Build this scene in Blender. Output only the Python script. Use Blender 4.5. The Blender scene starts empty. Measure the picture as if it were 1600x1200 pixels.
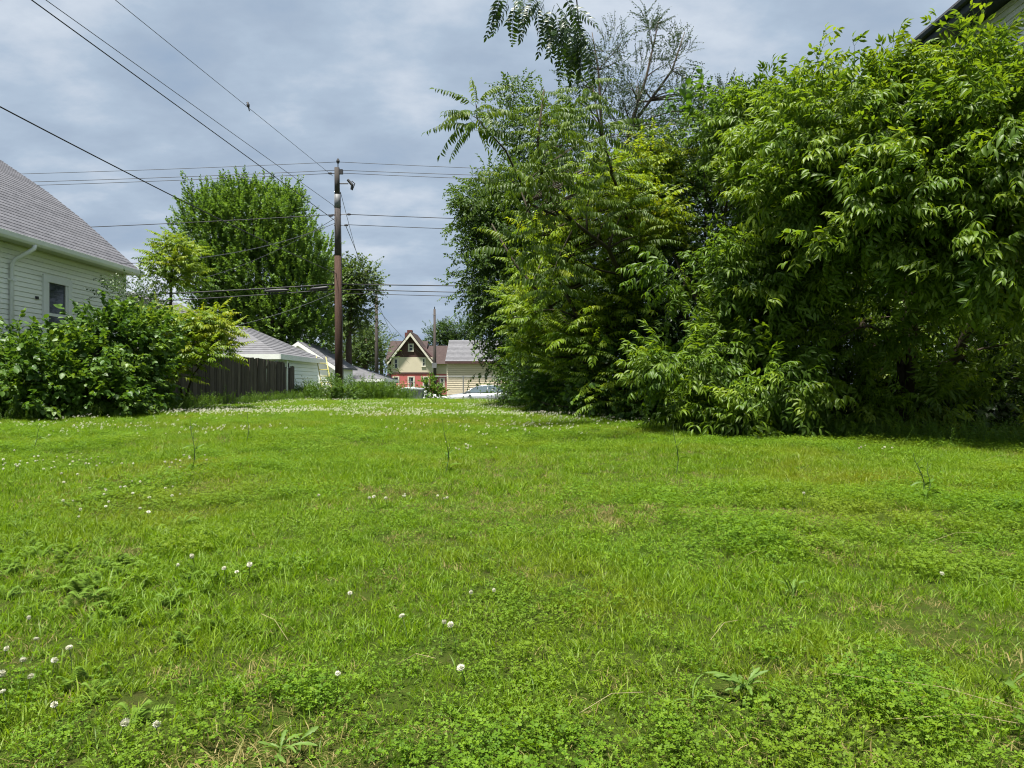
import bpy, math
import numpy as np
from mathutils import Vector, Matrix

# ------------------------------------------------------------------ camera, sky, sun, exposure
S = bpy.context.scene
COL = S.collection
EYE, F = 0.75, 1120.0           # eye height; focal length in photo pixels (1600 wide)
cam = bpy.data.cameras.new('camera'); cam.sensor_width = 36.0; cam.lens = 36.0 * F / 1600
cam.clip_start = 0.05; cam.clip_end = 3000
camo = bpy.data.objects.new('camera', cam); COL.objects.link(camo)
camo.location = (0, 0, EYE); camo.rotation_euler = (math.radians(90), 0, 0)
S.camera = camo
S.view_settings.view_transform = 'Standard'; S.view_settings.look = 'None'
S.view_settings.exposure = 1.6; S.view_settings.gamma = 1.0; S.view_settings.use_curve_mapping = False
S.render.engine = 'CYCLES'
S.cycles.max_bounces = 7; S.cycles.diffuse_bounces = 3; S.cycles.glossy_bounces = 2
S.cycles.transmission_bounces = 5; S.cycles.transparent_max_bounces = 6
S.cycles.use_denoising = True; S.cycles.denoiser = 'OPENIMAGEDENOISE'; S.cycles.denoising_input_passes = 'RGB_ALBEDO_NORMAL'; S.cycles.denoising_prefilter = 'ACCURATE'; S.cycles.filter_width = 1.1

TO_SUN = Vector((-0.17, -0.24, 0.955)).normalized()
SUN_EL = math.asin(TO_SUN.z); SUN_AZ = math.atan2(TO_SUN.x, TO_SUN.y)

W = bpy.data.worlds.new('World'); S.world = W; W.use_nodes = True
def build_world():
    nt = W.node_tree; N = nt.nodes; L = nt.links; N.clear()
    out = N.new('ShaderNodeOutputWorld')
    sky = N.new('ShaderNodeTexSky'); sky.sky_type = 'NISHITA'; sky.sun_disc = False
    sky.sun_elevation = SUN_EL; sky.sun_rotation = SUN_AZ; sky.air_density = 1.0; sky.dust_density = 1.5
    b1 = N.new('ShaderNodeBackground'); b1.inputs[1].default_value = 0.06
    L.new(sky.outputs[0], b1.inputs[0])
    tc = N.new('ShaderNodeTexCoord'); sep = N.new('ShaderNodeSeparateXYZ'); L.new(tc.outputs['Generated'], sep.inputs[0])
    def m(op, a, b):
        n = N.new('ShaderNodeMath'); n.operation = op
        for i, v in enumerate((a, b)):
            if hasattr(v, 'links'): L.new(v, n.inputs[i])
            else: n.inputs[i].default_value = v
        return n.outputs[0]
    zz = m('ADD', m('MAXIMUM', sep.outputs[2], 0.0), 0.30)      # a cloud deck seen in perspective
    cmb = N.new('ShaderNodeCombineXYZ')
    L.new(m('DIVIDE', sep.outputs[0], zz), cmb.inputs[0]); L.new(m('DIVIDE', sep.outputs[1], zz), cmb.inputs[1])
    def noise(scale, detail, rough, dist, off):
        mp = N.new('ShaderNodeMapping'); mp.inputs['Location'].default_value = off
        mp.inputs['Scale'].default_value = (0.85, 1.15, 1.0)
        L.new(cmb.outputs[0], mp.inputs[0])
        n = N.new('ShaderNodeTexNoise'); n.inputs['Scale'].default_value = scale; n.inputs['Detail'].default_value = detail
        n.inputs['Roughness'].default_value = rough; n.inputs['Distortion'].default_value = dist
        L.new(mp.outputs[0], n.inputs[0]); return n.outputs['Fac']
    big = noise(0.85, 3, 0.5, 0.3, (2.75, 1.2, 0)); mid = noise(3.4, 7, 0.55, 0.0, (1.15, 5.1, 2)); 
    cov = m('ADD', m('MULTIPLY', big, 0.45), m('MULTIPLY', mid, 0.64))
    r = N.new('ShaderNodeValToRGB'); e = r.color_ramp.elements      # cloud brightness
    e[0].position = 0.40; e[0].color = (0.225, 0.295, 0.395, 1)
    e[1].position = 0.72; e[1].color = (0.52, 0.565, 0.62, 1)
    k = e.new(0.49); k.color = (0.265, 0.330, 0.420, 1); k = e.new(0.55); k.color = (0.300, 0.370, 0.460, 1); k = e.new(0.61); k.color = (0.385, 0.44, 0.515, 1)
    L.new(cov, r.inputs[0])
    b2 = N.new('ShaderNodeBackground'); b2.inputs[1].default_value = 0.49; L.new(r.outputs[0], b2.inputs[0])
    r2 = N.new('ShaderNodeValToRGB'); e = r2.color_ramp.elements     # thickness of the deck
    e[0].position = 0.36; e[0].color = (0.95, 0.95, 0.95, 1); e[1].position = 0.46; e[1].color = (1, 1, 1, 1)
    L.new(cov, r2.inputs[0])
    mx = N.new('ShaderNodeMixShader'); L.new(r2.outputs[0], mx.inputs[0]); L.new(b1.outputs[0], mx.inputs[1]); L.new(b2.outputs[0], mx.inputs[2])
    L.new(mx.outputs[0], out.inputs[0])
build_world()
sun = bpy.data.lights.new('sun', 'SUN'); sun.energy = 4.6; sun.angle = math.radians(5.0); sun.color = (1.0, 0.955, 0.88)
suno = bpy.data.objects.new('sun', sun); COL.objects.link(suno)
suno.rotation_euler = TO_SUN.to_track_quat('Z', 'Y').to_euler(); suno.location = TO_SUN * 60

# ------------------------------------------------------------------ helpers
rng = np.random.default_rng(11)
def gz(x, y):
    x = np.asarray(x, float); y = np.asarray(y, float)
    z = np.interp(y, [-5, 0, 3, 6, 9, 13, 20, 25.3, 27.5, 30, 36, 46, 90, 2000], [0, 0, .02, .06, .10, .155, .175, .165, .03, -.5, -.6, -.76, -1.0, -1.0])
    n = 0.016*np.sin(x*1.3+0.7*y) + 0.012*np.sin(2.1*y-0.8*x+1.0) + 0.008*np.sin(3.7*x+2.9*y)
    return z + n*np.clip((32-y)/6, 0, 1)
def G(x, y): return float(gz(x, y))
def P(x, y, Y): return Vector(((x-800)/F*Y, Y, EYE-(y-600)/F*Y))
def lawn_at(x, y):
    Y = 5.0
    for _ in range(40):
        Y = 0.5*Y + 0.5*(EYE-G((x-800)/F*Y, Y))*F/(y-600)
    X = (x-800)/F*Y
    return Vector((X, Y, G(X, Y)))

def vnoise(x, y, seed=0):
    r = np.random.default_rng(seed); T = r.random((64, 64))
    xi = np.floor(x).astype(int); yi = np.floor(y).astype(int); fx = x-xi; fy = y-yi
    fx = fx*fx*(3-2*fx); fy = fy*fy*(3-2*fy)
    a = T[xi % 64, yi % 64]; b = T[(xi+1) % 64, yi % 64]; c = T[xi % 64, (yi+1) % 64]; d = T[(xi+1) % 64, (yi+1) % 64]
    return (a*(1-fx)+b*fx)*(1-fy) + (c*(1-fx)+d*fx)*fy
def fbm(x, y, seed=0):
    return (vnoise(x, y, seed) + 0.5*vnoise(2*x+9, 2*y+4, seed+1) + 0.25*vnoise(4*x+2, 4*y+7, seed+2))/1.75

class MB:
    """collects shapes for one mesh"""
    def __init__(s): s.v = []; s.f = []; s.mi = []; s.cur = 0
    def add(s, vs, fs):
        o = len(s.v); s.v += [tuple(v) for v in vs]
        for f in fs: s.f.append([i+o for i in f]); s.mi.append(s.cur)
        return s
    def box(s, x0, x1, y0, y1, z0, z1):
        vs = [(x0,y0,z0),(x1,y0,z0),(x1,y1,z0),(x0,y1,z0),(x0,y0,z1),(x1,y0,z1),(x1,y1,z1),(x0,y1,z1)]
        return s.add(vs, [(0,3,2,1),(4,5,6,7),(0,1,5,4),(1,2,6,5),(2,3,7,6),(3,0,4,7)])
    def prism(s, pts, off):
        """polygon pts (3D) pushed along off"""
        n = len(pts); a = [Vector(p) for p in pts]; o = Vector(off)
        return s.add(a + [p+o for p in a], [list(range(n))[::-1], [n+i for i in range(n)]] + [(i, (i+1) % n, n+(i+1) % n, n+i) for i in range(n)])
    def tube(s, pts, rad, sides=6):
        pts = [Vector(p) for p in pts]; n = len(pts)
        if not hasattr(rad, '__len__'): rad = [rad]*n
        base = len(s.v); up = None; fs = []
        for i, p in enumerate(pts):
            t = (pts[min(i+1, n-1)]-pts[max(i-1, 0)])
            t = t.normalized() if t.length > 1e-9 else Vector((0, 0, 1))
            if up is None: up = t.orthogonal().normalized()
            up = (up - t*up.dot(t)); up = up.normalized() if up.length > 1e-6 else t.orthogonal().normalized()
            b = t.cross(up)
            for k in range(sides):
                a = 2*math.pi*k/sides; s.v.append(tuple(p + (up*math.cos(a)+b*math.sin(a))*rad[i]))
        for i in range(n-1):
            for k in range(sides):
                a = base+i*sides; k2 = (k+1) % sides; fs.append([a+k, a+k2, a+sides+k2, a+sides+k])
        fs.append([base+k for k in range(sides)][::-1]); fs.append([base+(n-1)*sides+k for k in range(sides)])
        s.f += fs; s.mi += [s.cur]*len(fs); return s
    def mesh(s, name, mats, smooth=False):
        me = bpy.data.meshes.new(name); me.from_pydata(s.v, [], s.f)
        for m in (mats if isinstance(mats, (list, tuple)) else [mats]): me.materials.append(m)
        if s.cur or any(s.mi): me.polygons.foreach_set('material_index', s.mi)
        if smooth: me.polygons.foreach_set('use_smooth', [True]*len(me.polygons))
        me.update(); return me
    def build(s, name, mats, parent=None, smooth=False, origin=None):
        if origin is None and parent is not None: origin = world_loc(parent)
        if origin is None: origin = Vector((0, 0, 0))
        if origin.length > 0: s.v = [(v[0]-origin.x, v[1]-origin.y, v[2]-origin.z) for v in s.v]
        o = bpy.data.objects.new(name, s.mesh(name, mats, smooth)); COL.objects.link(o)
        if parent is not None: o.parent = parent
        else: o.location = origin
        return o
def world_loc(o):
    v = Vector((0, 0, 0))
    while o is not None: v = v + Vector(o.location); o = o.parent
    return v
def tag(o, label=None, cat=None, group=None, kind=None):
    if label: o['label'] = label
    if cat: o['category'] = cat
    if group: o['group'] = group
    if kind: o['kind'] = kind
    return o
def thing(name, loc, label, cat, group=None):
    o = bpy.data.objects.new(name, None); COL.objects.link(o); o.location = loc; o.empty_display_size = 0.2
    return tag(o, label, cat, group)

# ------------------------------------------------------------------ materials
def new_mat(name):
    m = bpy.data.materials.new(name); m.use_nodes = True; nt = m.node_tree; nt.nodes.clear()
    out = nt.nodes.new('ShaderNodeOutputMaterial'); return m, nt, out
def surf(name, c1, c2=None, scale=4.0, rough=0.7, bump=0.0, bscale=40, stretch=(1, 1, 1), spec=0.3, metal=0.0, dirt=None, dirt_scale=1.2, objvar=0.0):
    m, nt, out = new_mat(name); N = nt.nodes; L = nt.links
    b = N.new('ShaderNodeBsdfPrincipled'); b.inputs['Roughness'].default_value = rough; b.inputs['Metallic'].default_value = metal
    b.inputs['Specular IOR Level'].default_value = spec
    L.new(b.outputs[0], out.inputs[0])
    tc = N.new('ShaderNodeTexCoord'); mp = N.new('ShaderNodeMapping'); mp.inputs['Scale'].default_value = stretch
    geo = N.new('ShaderNodeNewGeometry'); L.new(geo.outputs['Position'], mp.inputs[0])
    def nz(s, d=5):
        n = N.new('ShaderNodeTexNoise'); n.inputs['Scale'].default_value = s; n.inputs['Detail'].default_value = d; n.inputs['Roughness'].default_value = 0.62
        L.new(mp.outputs[0], n.inputs[0]); return n.outputs['Fac']
    c2 = c2 or tuple(x*0.8 for x in c1)
    r = N.new('ShaderNodeValToRGB'); r.color_ramp.elements[0].position = 0.32; r.color_ramp.elements[1].position = 0.68
    r.color_ramp.elements[0].color = (*c1, 1); r.color_ramp.elements[1].color = (*c2, 1)
    L.new(nz(scale), r.inputs[0]); col = r.outputs[0]
    if dirt:
        r2 = N.new('ShaderNodeValToRGB'); r2.color_ramp.elements[0].position = 0.52; r2.color_ramp.elements[1].position = 0.75
        L.new(nz(dirt_scale, 8), r2.inputs[0])
        mx = N.new('ShaderNodeMix'); mx.data_type = 'RGBA'; mx.inputs[7].default_value = (*dirt, 1)
        L.new(r2.outputs[0], mx.inputs[0]); L.new(col, mx.inputs[6]); col = mx.outputs[2]
    if objvar:
        oi = N.new('ShaderNodeObjectInfo'); hs = N.new('ShaderNodeHueSaturation')
        ma = N.new('ShaderNodeMapRange'); ma.inputs[3].default_value = 1-objvar; ma.inputs[4].default_value = 1+objvar
        L.new(oi.outputs['Random'], ma.inputs[0]); L.new(ma.outputs[0], hs.inputs['Value']); L.new(col, hs.inputs['Color']); col = hs.outputs[0]
    L.new(col, b.inputs['Base Color'])
    if bump:
        bp = N.new('ShaderNodeBump'); bp.inputs['Strength'].default_value = bump; bp.inputs['Distance'].default_value = 0.02
        L.new(nz(bscale), bp.inputs['Height']); L.new(bp.outputs[0], b.inputs['Normal'])
    return m
def leaf_mat(name, cols, transl=0.42, rough=0.42, spec=0.45, objvar=0.3, tboost=(1.25, 1.15, 0.55), nscale=0.0, ncol=None, attr='tint'):
    m, nt, out = new_mat(name); N = nt.nodes; L = nt.links
    at = N.new('ShaderNodeAttribute'); at.attribute_name = attr
    oi = N.new('ShaderNodeObjectInfo')
    ma = N.new('ShaderNodeMath'); ma.operation = 'MULTIPLY_ADD'; ma.inputs[1].default_value = objvar; 
    L.new(oi.outputs['Random'], ma.inputs[0]); L.new(at.outputs['Fac'], ma.inputs[2])
    mr = N.new('ShaderNodeMapRange'); mr.inputs[1].default_value = objvar*0.35; mr.inputs[2].default_value = 1+objvar*0.65; L.new(ma.outputs[0], mr.inputs[0])
    r = N.new('ShaderNodeValToRGB'); el = r.color_ramp.elements
    el[0].color = (*cols[0], 1); el[1].color = (*cols[-1], 1)
    for i in range(1, len(cols)-1):
        e = el.new(i/(len(cols)-1)); e.color = (*cols[i], 1)
    L.new(mr.outputs[0], r.inputs[0]); col = r.outputs[0]
    if nscale:
        geo = N.new('ShaderNodeNewGeometry'); n = N.new('ShaderNodeTexNoise'); n.inputs['Scale'].default_value = nscale; n.inputs['Detail'].default_value = 4
        L.new(geo.outputs['Position'], n.inputs[0])
        r2 = N.new('ShaderNodeValToRGB'); r2.color_ramp.elements[0].position = 0.50; r2.color_ramp.elements[1].position = 0.72
        L.new(n.outputs['Fac'], r2.inputs[0])
        mx = N.new('ShaderNodeMix'); mx.data_type = 'RGBA'; mx.inputs[7].default_value = (*ncol, 1)
        L.new(r2.outputs[0], mx.inputs[0]); L.new(col, mx.inputs[6]); col = mx.outputs[2]
    b = N.new('ShaderNodeBsdfPrincipled'); b.inputs['Roughness'].default_value = rough; b.inputs['Specular IOR Level'].default_value = spec
    L.new(col, b.inputs['Base Color'])
    t = N.new('ShaderNodeBsdfTranslucent'); g = N.new('ShaderNodeMix'); g.data_type = 'RGBA'; g.blend_type = 'MULTIPLY'; g.inputs[0].default_value = 1
    g.inputs[7].default_value = (*tboost, 1); L.new(col, g.inputs[6]); L.new(g.outputs[2], t.inputs[0])
    mx = N.new('ShaderNodeMixShader'); mx.inputs[0].default_value = transl
    L.new(b.outputs[0], mx.inputs[1]); L.new(t.outputs[0], mx.inputs[2]); L.new(mx.outputs[0], out.inputs[0])
    return m
def glass(name, col, rough=0.08):
    m, nt, out = new_mat(name); b = nt.nodes.new('ShaderNodeBsdfPrincipled'); b.inputs['Base Color'].default_value = (*col, 1)
    b.inputs['Roughness'].default_value = rough; b.inputs['Specular IOR Level'].default_value = 0.5; nt.links.new(b.outputs[0], out.inputs[0]); return m

M = {}
M['ground'] = surf('soil_and_turf', (0.040, 0.070, 0.008), (0.062, 0.085, 0.014), 45, 0.95, 1.0, 160, dirt=(0.060, 0.052, 0.022), dirt_scale=14, spec=0.05)
M['gravel'] = surf('alley_gravel', (0.20, 0.19, 0.175), (0.28, 0.265, 0.24), 18, 0.95, 0.6, 60)
M['white_siding'] = surf('white_painted_siding', (0.76, 0.78, 0.71), (0.80, 0.81, 0.76), 1.2, 0.55, 0.1, 30, stretch=(1, .4, 2), dirt=(0.60, 0.62, 0.53), objvar=0.03)
M['white_trim'] = surf('white_trim_paint', (0.72, 0.74, 0.71), (0.64, 0.66, 0.63), 2, 0.5, 0.1, 30)
M['green_white'] = surf('pale_vinyl_siding', (0.72, 0.79, 0.73), (0.76, 0.82, 0.77), 1.5, 0.5, objvar=0.03)
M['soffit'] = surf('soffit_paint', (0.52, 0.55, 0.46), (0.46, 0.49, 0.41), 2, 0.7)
M['shingle'] = surf('grey_brown_shingles', (0.086, 0.088, 0.100), (0.130, 0.131, 0.146), 5, 0.95, 0.7, 55, objvar=0.10, spec=0.1)
M['shingle_grey'] = surf('grey_shingles', (0.105, 0.106, 0.114), (0.145, 0.146, 0.156), 4, 0.95, 0.5, 40, objvar=0.06, spec=0.1)
M['shingle_brown'] = surf('brown_shingles', (0.042, 0.031, 0.030), (0.058, 0.044, 0.041), 2.5, 0.95, objvar=0.05, spec=0.1)
M['fence'] = surf('weathered_fence_wood', (0.052, 0.041, 0.033), (0.110, 0.092, 0.076), 5, 0.9, 0.6, 30, stretch=(6, 6, .5), objvar=0.35, spec=0.15)
M['pole'] = surf('creosoted_pole_wood', (0.046, 0.028, 0.022), (0.074, 0.045, 0.034), 5, 0.9, 0.6, 30, stretch=(5, 5, .4), dirt=(0.06, 0.035, 0.027), spec=0.15)
M['pole_dark'] = surf('dark_pole_top', (0.035, 0.032, 0.03), (0.055, 0.048, 0.042), 5, 0.9, 0.4, 30, stretch=(5, 5, .4))
M['pole_grey'] = surf('grey_pole_wood', (0.038, 0.032, 0.029), (0.062, 0.052, 0.047), 5, 0.9, 0.4, 30, stretch=(5, 5, .4))
M['band'] = surf('grey_metal_sleeve', (0.15, 0.155, 0.16), (0.12, 0.125, 0.13), 4, 0.6)
M['wire'] = surf('black_cable', (0.018, 0.019, 0.022), None, 4, 0.6)
M['wire_grey'] = surf('weathered_aluminium_wire', (0.055, 0.06, 0.07), None, 4, 0.6)
M['iron'] = surf('dark_hardware', (0.03, 0.03, 0.032), None, 4, 0.5)
M['brick'] = surf('red_brick', (0.12, 0.045, 0.038), (0.10, 0.036, 0.03), 3, 0.9)
M['red_wall'] = surf('red_painted_wall', (0.42, 0.115, 0.11), (0.38, 0.10, 0.095), 1.5, 0.8)
M['cream'] = surf('cream_siding_paint', (0.50, 0.45, 0.34), (0.46, 0.41, 0.31), 1.0, 0.7, objvar=0.03)
M['tan'] = surf('tan_siding_paint', (0.56, 0.48, 0.35), (0.52, 0.44, 0.32), 1.0, 0.7, objvar=0.04)
M['cream_trim'] = surf('cream_trim_paint', (0.58, 0.55, 0.47), None, 2, 0.6)
M['brown_gable'] = surf('brown_gable_shingles', (0.055, 0.029, 0.027), (0.075, 0.040, 0.036), 3, 0.9)
M['dark_trim'] = surf('dark_green_trim', (0.010, 0.020, 0.020), (0.014, 0.026, 0.025), 2, 0.5)
M['pane'] = glass('window_glass', (0.018, 0.026, 0.028), .12); M['pane_blue'] = glass('car_glass', (0.07, 0.10, 0.12))
M['curtain'] = surf('window_shade_fabric', (0.22, 0.26, 0.24), None, 3, 0.9)
M['concrete'] = surf('foundation_concrete', (0.30, 0.29, 0.27), (0.24, 0.23, 0.21), 3, 0.95)
M['yellow'] = surf('yellow_fibreglass', (0.50, 0.44, 0.12), None, 3, 0.5)
M['bin'] = surf('grey_bin_plastic', (0.17, 0.19, 0.20), None, 3, 0.6); M['bin_dark'] = surf('dark_bin_plastic', (0.07, 0.09, 0.09), None, 3, 0.6)
M['steel'] = surf('galvanised_steel', (0.22, 0.23, 0.23), None, 4, 0.5, metal=0.3)
M['car_silver'] = surf('silver_car_paint', (0.30, 0.32, 0.34), None, 3, 0.25, metal=0.25, spec=0.6); M['car_white'] = surf('white_car_paint', (0.72, 0.73, 0.73), None, 3, 0.3, spec=0.6)
M['tyre'] = surf('tyre_rubber', (0.02, 0.02, 0.02), None, 4, 0.8); M['rim'] = surf('wheel_rim', (0.4, 0.4, 0.42), None, 4, 0.35, metal=0.7)
M['bark'] = surf('brown_bark', (0.055, 0.042, 0.032), (0.10, 0.082, 0.065), 9, 0.95, 0.8, 40, stretch=(3, 3, .7), spec=0.1)
M['bark_green'] = surf('young_bark', (0.035, 0.030, 0.019), (0.060, 0.050, 0.034), 9, 0.9, 0.4, 40, spec=0.2)
M['red_frame'] = surf('red_painted_tube', (0.55, 0.16, 0.13), None, 3, 0.5)

M['boxelder'] = leaf_mat('boxelder_leaf', [(0.036, 0.080, 0.009), (0.072, 0.142, 0.011), (0.124, 0.206, 0.013), (0.210, 0.285, 0.020)], 0.50, 0.48, 0.38)
M['ailanthus'] = leaf_mat('ailanthus_leaf', [(0.036, 0.075, 0.010), (0.064, 0.118, 0.012), (0.100, 0.160, 0.014), (0.155, 0.200, 0.020)], 0.48, 0.5, 0.35)
M['sumac'] = leaf_mat('sumac_leaf', [(0.070, 0.140, 0.010), (0.120, 0.205, 0.012), (0.185, 0.265, 0.014), (0.270, 0.305, 0.022)], 0.50, 0.5, 0.35)
M['locust'] = leaf_mat('locust_leaf', [(0.020, 0.045, 0.012), (0.032, 0.065, 0.014)], 0.3)
M['mulberry'] = leaf_mat('mulberry_leaf', [(0.030, 0.076, 0.014), (0.054, 0.120, 0.016), (0.085, 0.165, 0.018), (0.140, 0.225, 0.022)], 0.42, 0.48, 0.4)
M['vine'] = leaf_mat('grape_vine_leaf', [(0.050, 0.125, 0.014), (0.090, 0.180, 0.016)], 0.45)
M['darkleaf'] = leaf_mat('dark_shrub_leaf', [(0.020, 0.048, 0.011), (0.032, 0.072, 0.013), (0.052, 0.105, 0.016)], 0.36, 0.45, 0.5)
M['hackberry'] = leaf_mat('hackberry_leaf', [(0.024, 0.054, 0.012), (0.042, 0.086, 0.014), (0.080, 0.145, 0.018)], 0.42, 0.5, .4)
M['elm'] = leaf_mat('elm_leaf', [(0.022, 0.046, 0.012), (0.036, 0.068, 0.016)], 0.36)
M['maple'] = leaf_mat('silver_maple_leaf', [(0.060, 0.128, 0.020), (0.098, 0.184, 0.028), (0.145, 0.236, 0.040)], 0.47, .5, .35)
M['fartree'] = leaf_mat('far_tree_leaf', [(0.040, 0.075, 0.018), (0.065, 0.110, 0.024), (0.100, 0.150, 0.034)], 0.40, .5, .35)
M['weed'] = leaf_mat('weed_leaf', [(0.055, 0.115, 0.014), (0.090, 0.175, 0.016), (0.130, 0.220, 0.022)], 0.45, .5, .3)
M['grass'] = leaf_mat('lawn_grass_blade', [(0.078, 0.148, 0.007), (0.128, 0.228, 0.009), (0.188, 0.290, 0.015)], 0.50, 0.5, 0.28, 0.55, (1.2, 1.2, 0.4), 0.6, (0.190, 0.222, 0.018))
M['dry'] = leaf_mat('dry_grass_blade', [(0.13, 0.14, 0.030), (0.25, 0.20, 0.080)], 0.3, 0.6, 0.2, 0.4, (1, 1, .9))
M['clover'] = leaf_mat('clover_leaf', [(0.062, 0.136, 0.008), (0.104, 0.200, 0.010), (0.150, 0.255, 0.014)], 0.47, 0.6, 0.22, 0.55, (1.2, 1.15, .45), 0.8, (0.148, 0.205, 0.012))
M['yarrow'] = leaf_mat('feathery_yarrow_leaf', [(0.085, 0.165, 0.016), (0.130, 0.220, 0.024)], 0.42, 0.6, 0.2, 0.4)
M['petal'] = leaf_mat('clover_petal', [(0.48, 0.47, 0.34), (0.76, 0.76, 0.66)], 0.3, 0.7, 0.2, 0.3, (1, 1, 1))
M['rosette'] = leaf_mat('dandelion_leaf', [(0.085, 0.160, 0.026), (0.135, 0.225, 0.040)], 0.4, 0.55, 0.3, 0.4)
M['stem'] = surf('green_stem', (0.06, 0.10, 0.025), None, 6, 0.6)

# ------------------------------------------------------------------ ground
def build_ground():
    xs = np.concatenate([-np.geomspace(900, 16, 14), np.arange(-15.6, 15.7, 0.4), np.geomspace(16, 900, 14)])
    ys = np.concatenate([[-60, -30, -12, -6, -3], np.arange(-2, 33.1, 0.4), np.geomspace(34, 2200, 20)])
    X, Y = np.meshgrid(xs, ys); Z = gz(X, Y); n = len(xs)
    v = np.stack([X.ravel(), Y.ravel(), Z.ravel()], 1)
    f = [(j*n+i, j*n+i+1, (j+1)*n+i+1, (j+1)*n+i) for j in range(len(ys)-1) for i in range(n-1)]
    me = bpy.data.meshes.new('ground'); me.from_pydata(v.tolist(), [], f); me.materials.append(M['ground'])
    me.polygons.foreach_set('use_smooth', [True]*len(f)); o = bpy.data.objects.new('ground', me); COL.objects.link(o)
    tag(o, 'grassy ground of the vacant lot', kind='structure')
    b = MB()
    for x in np.arange(-60, 60, 2.0):
        b.add([(x, 30.6, G(x, 30.6)+.012), (x+2, 30.6, G(x+2, 30.6)+.012), (x+2, 34.6, G(x+2, 34.6)+.012), (x, 34.6, G(x, 34.6)+.012)], [(0, 1, 2, 3)])
    tag(b.build('alley', M['gravel']), 'gravel alley behind the vacant lot', kind='structure')
build_ground()

# ------------------------------------------------------------------ buildings
def roof_courses(parent, pts_profile, y0, y1, mat, step=0.145, name='shingle_course', flip=False):
    """pts_profile: (x, z) from eave up to ridge; one strip per course, along Y, each lapping the one below"""
    pr = [Vector((p[0], 0, p[1])) for p in pts_profile]
    seg = [(pr[i+1]-pr[i]).length for i in range(len(pr)-1)]; tot = sum(seg)
    def at(s):
        for i, l in enumerate(seg):
            if s <= l or i == len(seg)-1: return pr[i]+(pr[i+1]-pr[i])*(s/l)
            s -= l
    n = int(tot/step)
    for k in range(n):
        a = at(k*step); b = at(min((k+1)*step+0.03, tot)); d = (b-a).normalized(); nrm = Vector((-d.z, 0, d.x))
        if nrm.z < 0: nrm = -nrm
        lo = a+nrm*0.013; hi = b+nrm*0.003
        MB().prism([(a.x, y0, a.z), (b.x, y0, b.z), (hi.x, y0, hi.z), (lo.x, y0, lo.z)], (0, y1-y0, 0)).build(name, mat, parent)
def siding(parent, x, y0, y1, z0, z1, h, mat, face=1, t=0.014, along='y', holes=(), gap=0.014):
    z = z0
    while z < z1-0.01:
        zt = min(z+h, z1)
        spans = [(y0, y1)]
        for (a, b, c, d) in holes:
            if zt > c and z < d:
                spans = [q for s in spans for q in ((s[0], min(s[1], a)), (max(s[0], b), s[1])) if q[1]-q[0] > 0.02]
        for (p, q) in spans:
            if along == 'y':
                MB().prism([(x, p, z), (x+face*t, p, z), (x+face*t*.6, p, zt-gap), (x, p, zt-gap)], (0, q-p, 0)).build('siding_board', mat, parent)
            else:
                MB().prism([(p, x, z), (p, x-t, z), (p, x-t*.6, zt-gap), (p, x, zt-gap)], (q-p, 0, 0)).build('siding_board', mat, parent)
        z += h
def window(parent, x, y0, y1, z0, z1, face, trim, pane, axis='y', w=0.09, d=0.05, sash=True, shade=None):
    """a window in the plane x = const (axis y) or y = const (axis x, facing the camera); y0..z1 is the outside of its trim"""
    def bx(a0, a1, b0, b1, d0, d1):
        m = MB()
        if axis == 'y': m.box(*sorted((x+face*d0, x+face*d1)), a0, a1, b0, b1)
        else: m.box(a0, a1, *sorted((x-d0, x-d1)), b0, b1)
        return m
    wn = bx(y0+w, y1-w, z0+w, z1-w, 0, 0.012).build('window', pane, parent)
    f = bx(y0, y0+w, z0, z1, 0, d)
    for q in (bx(y1-w, y1, z0, z1, 0, d), bx(y0+w, y1-w, z1-w, z1, 0, d), bx(y0+w, y1-w, z0, z0+w, 0, d)): f.add(q.v, q.f)
    f.build('frame', trim, wn)
    bx(y0-.03, y1+.03, z0-.04, z0-.002, 0, d+.04).build('sill', trim, wn)
    if sash:
        zm = (z0+z1)/2; s = w*0.45
        q = bx(y0+w+.002, y1-w-.002, zm-s/2, zm+s/2, 0.013, d*.7)
        for r in (bx(y0+w+.002, y0+w+s, z0+w, zm-s/2, .013, d*.5), bx(y1-w-s, y1-w-.002, z0+w, zm-s/2, .013, d*.5),
                  bx(y0+w+.002, y0+w+s, zm+s/2, z1-w, .013, d*.7), bx(y1-w-s, y1-w-.002, zm+s/2, z1-w, .013, d*.7)): q.add(r.v, r.f)
        q.build('sash', trim, wn)
    if shade: bx(y0+w+.03, y1-w-.03, zm+.05, z1-w-.03, 0.0125, 0.016).build('window_shade', shade, wn)
    return wn

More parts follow.
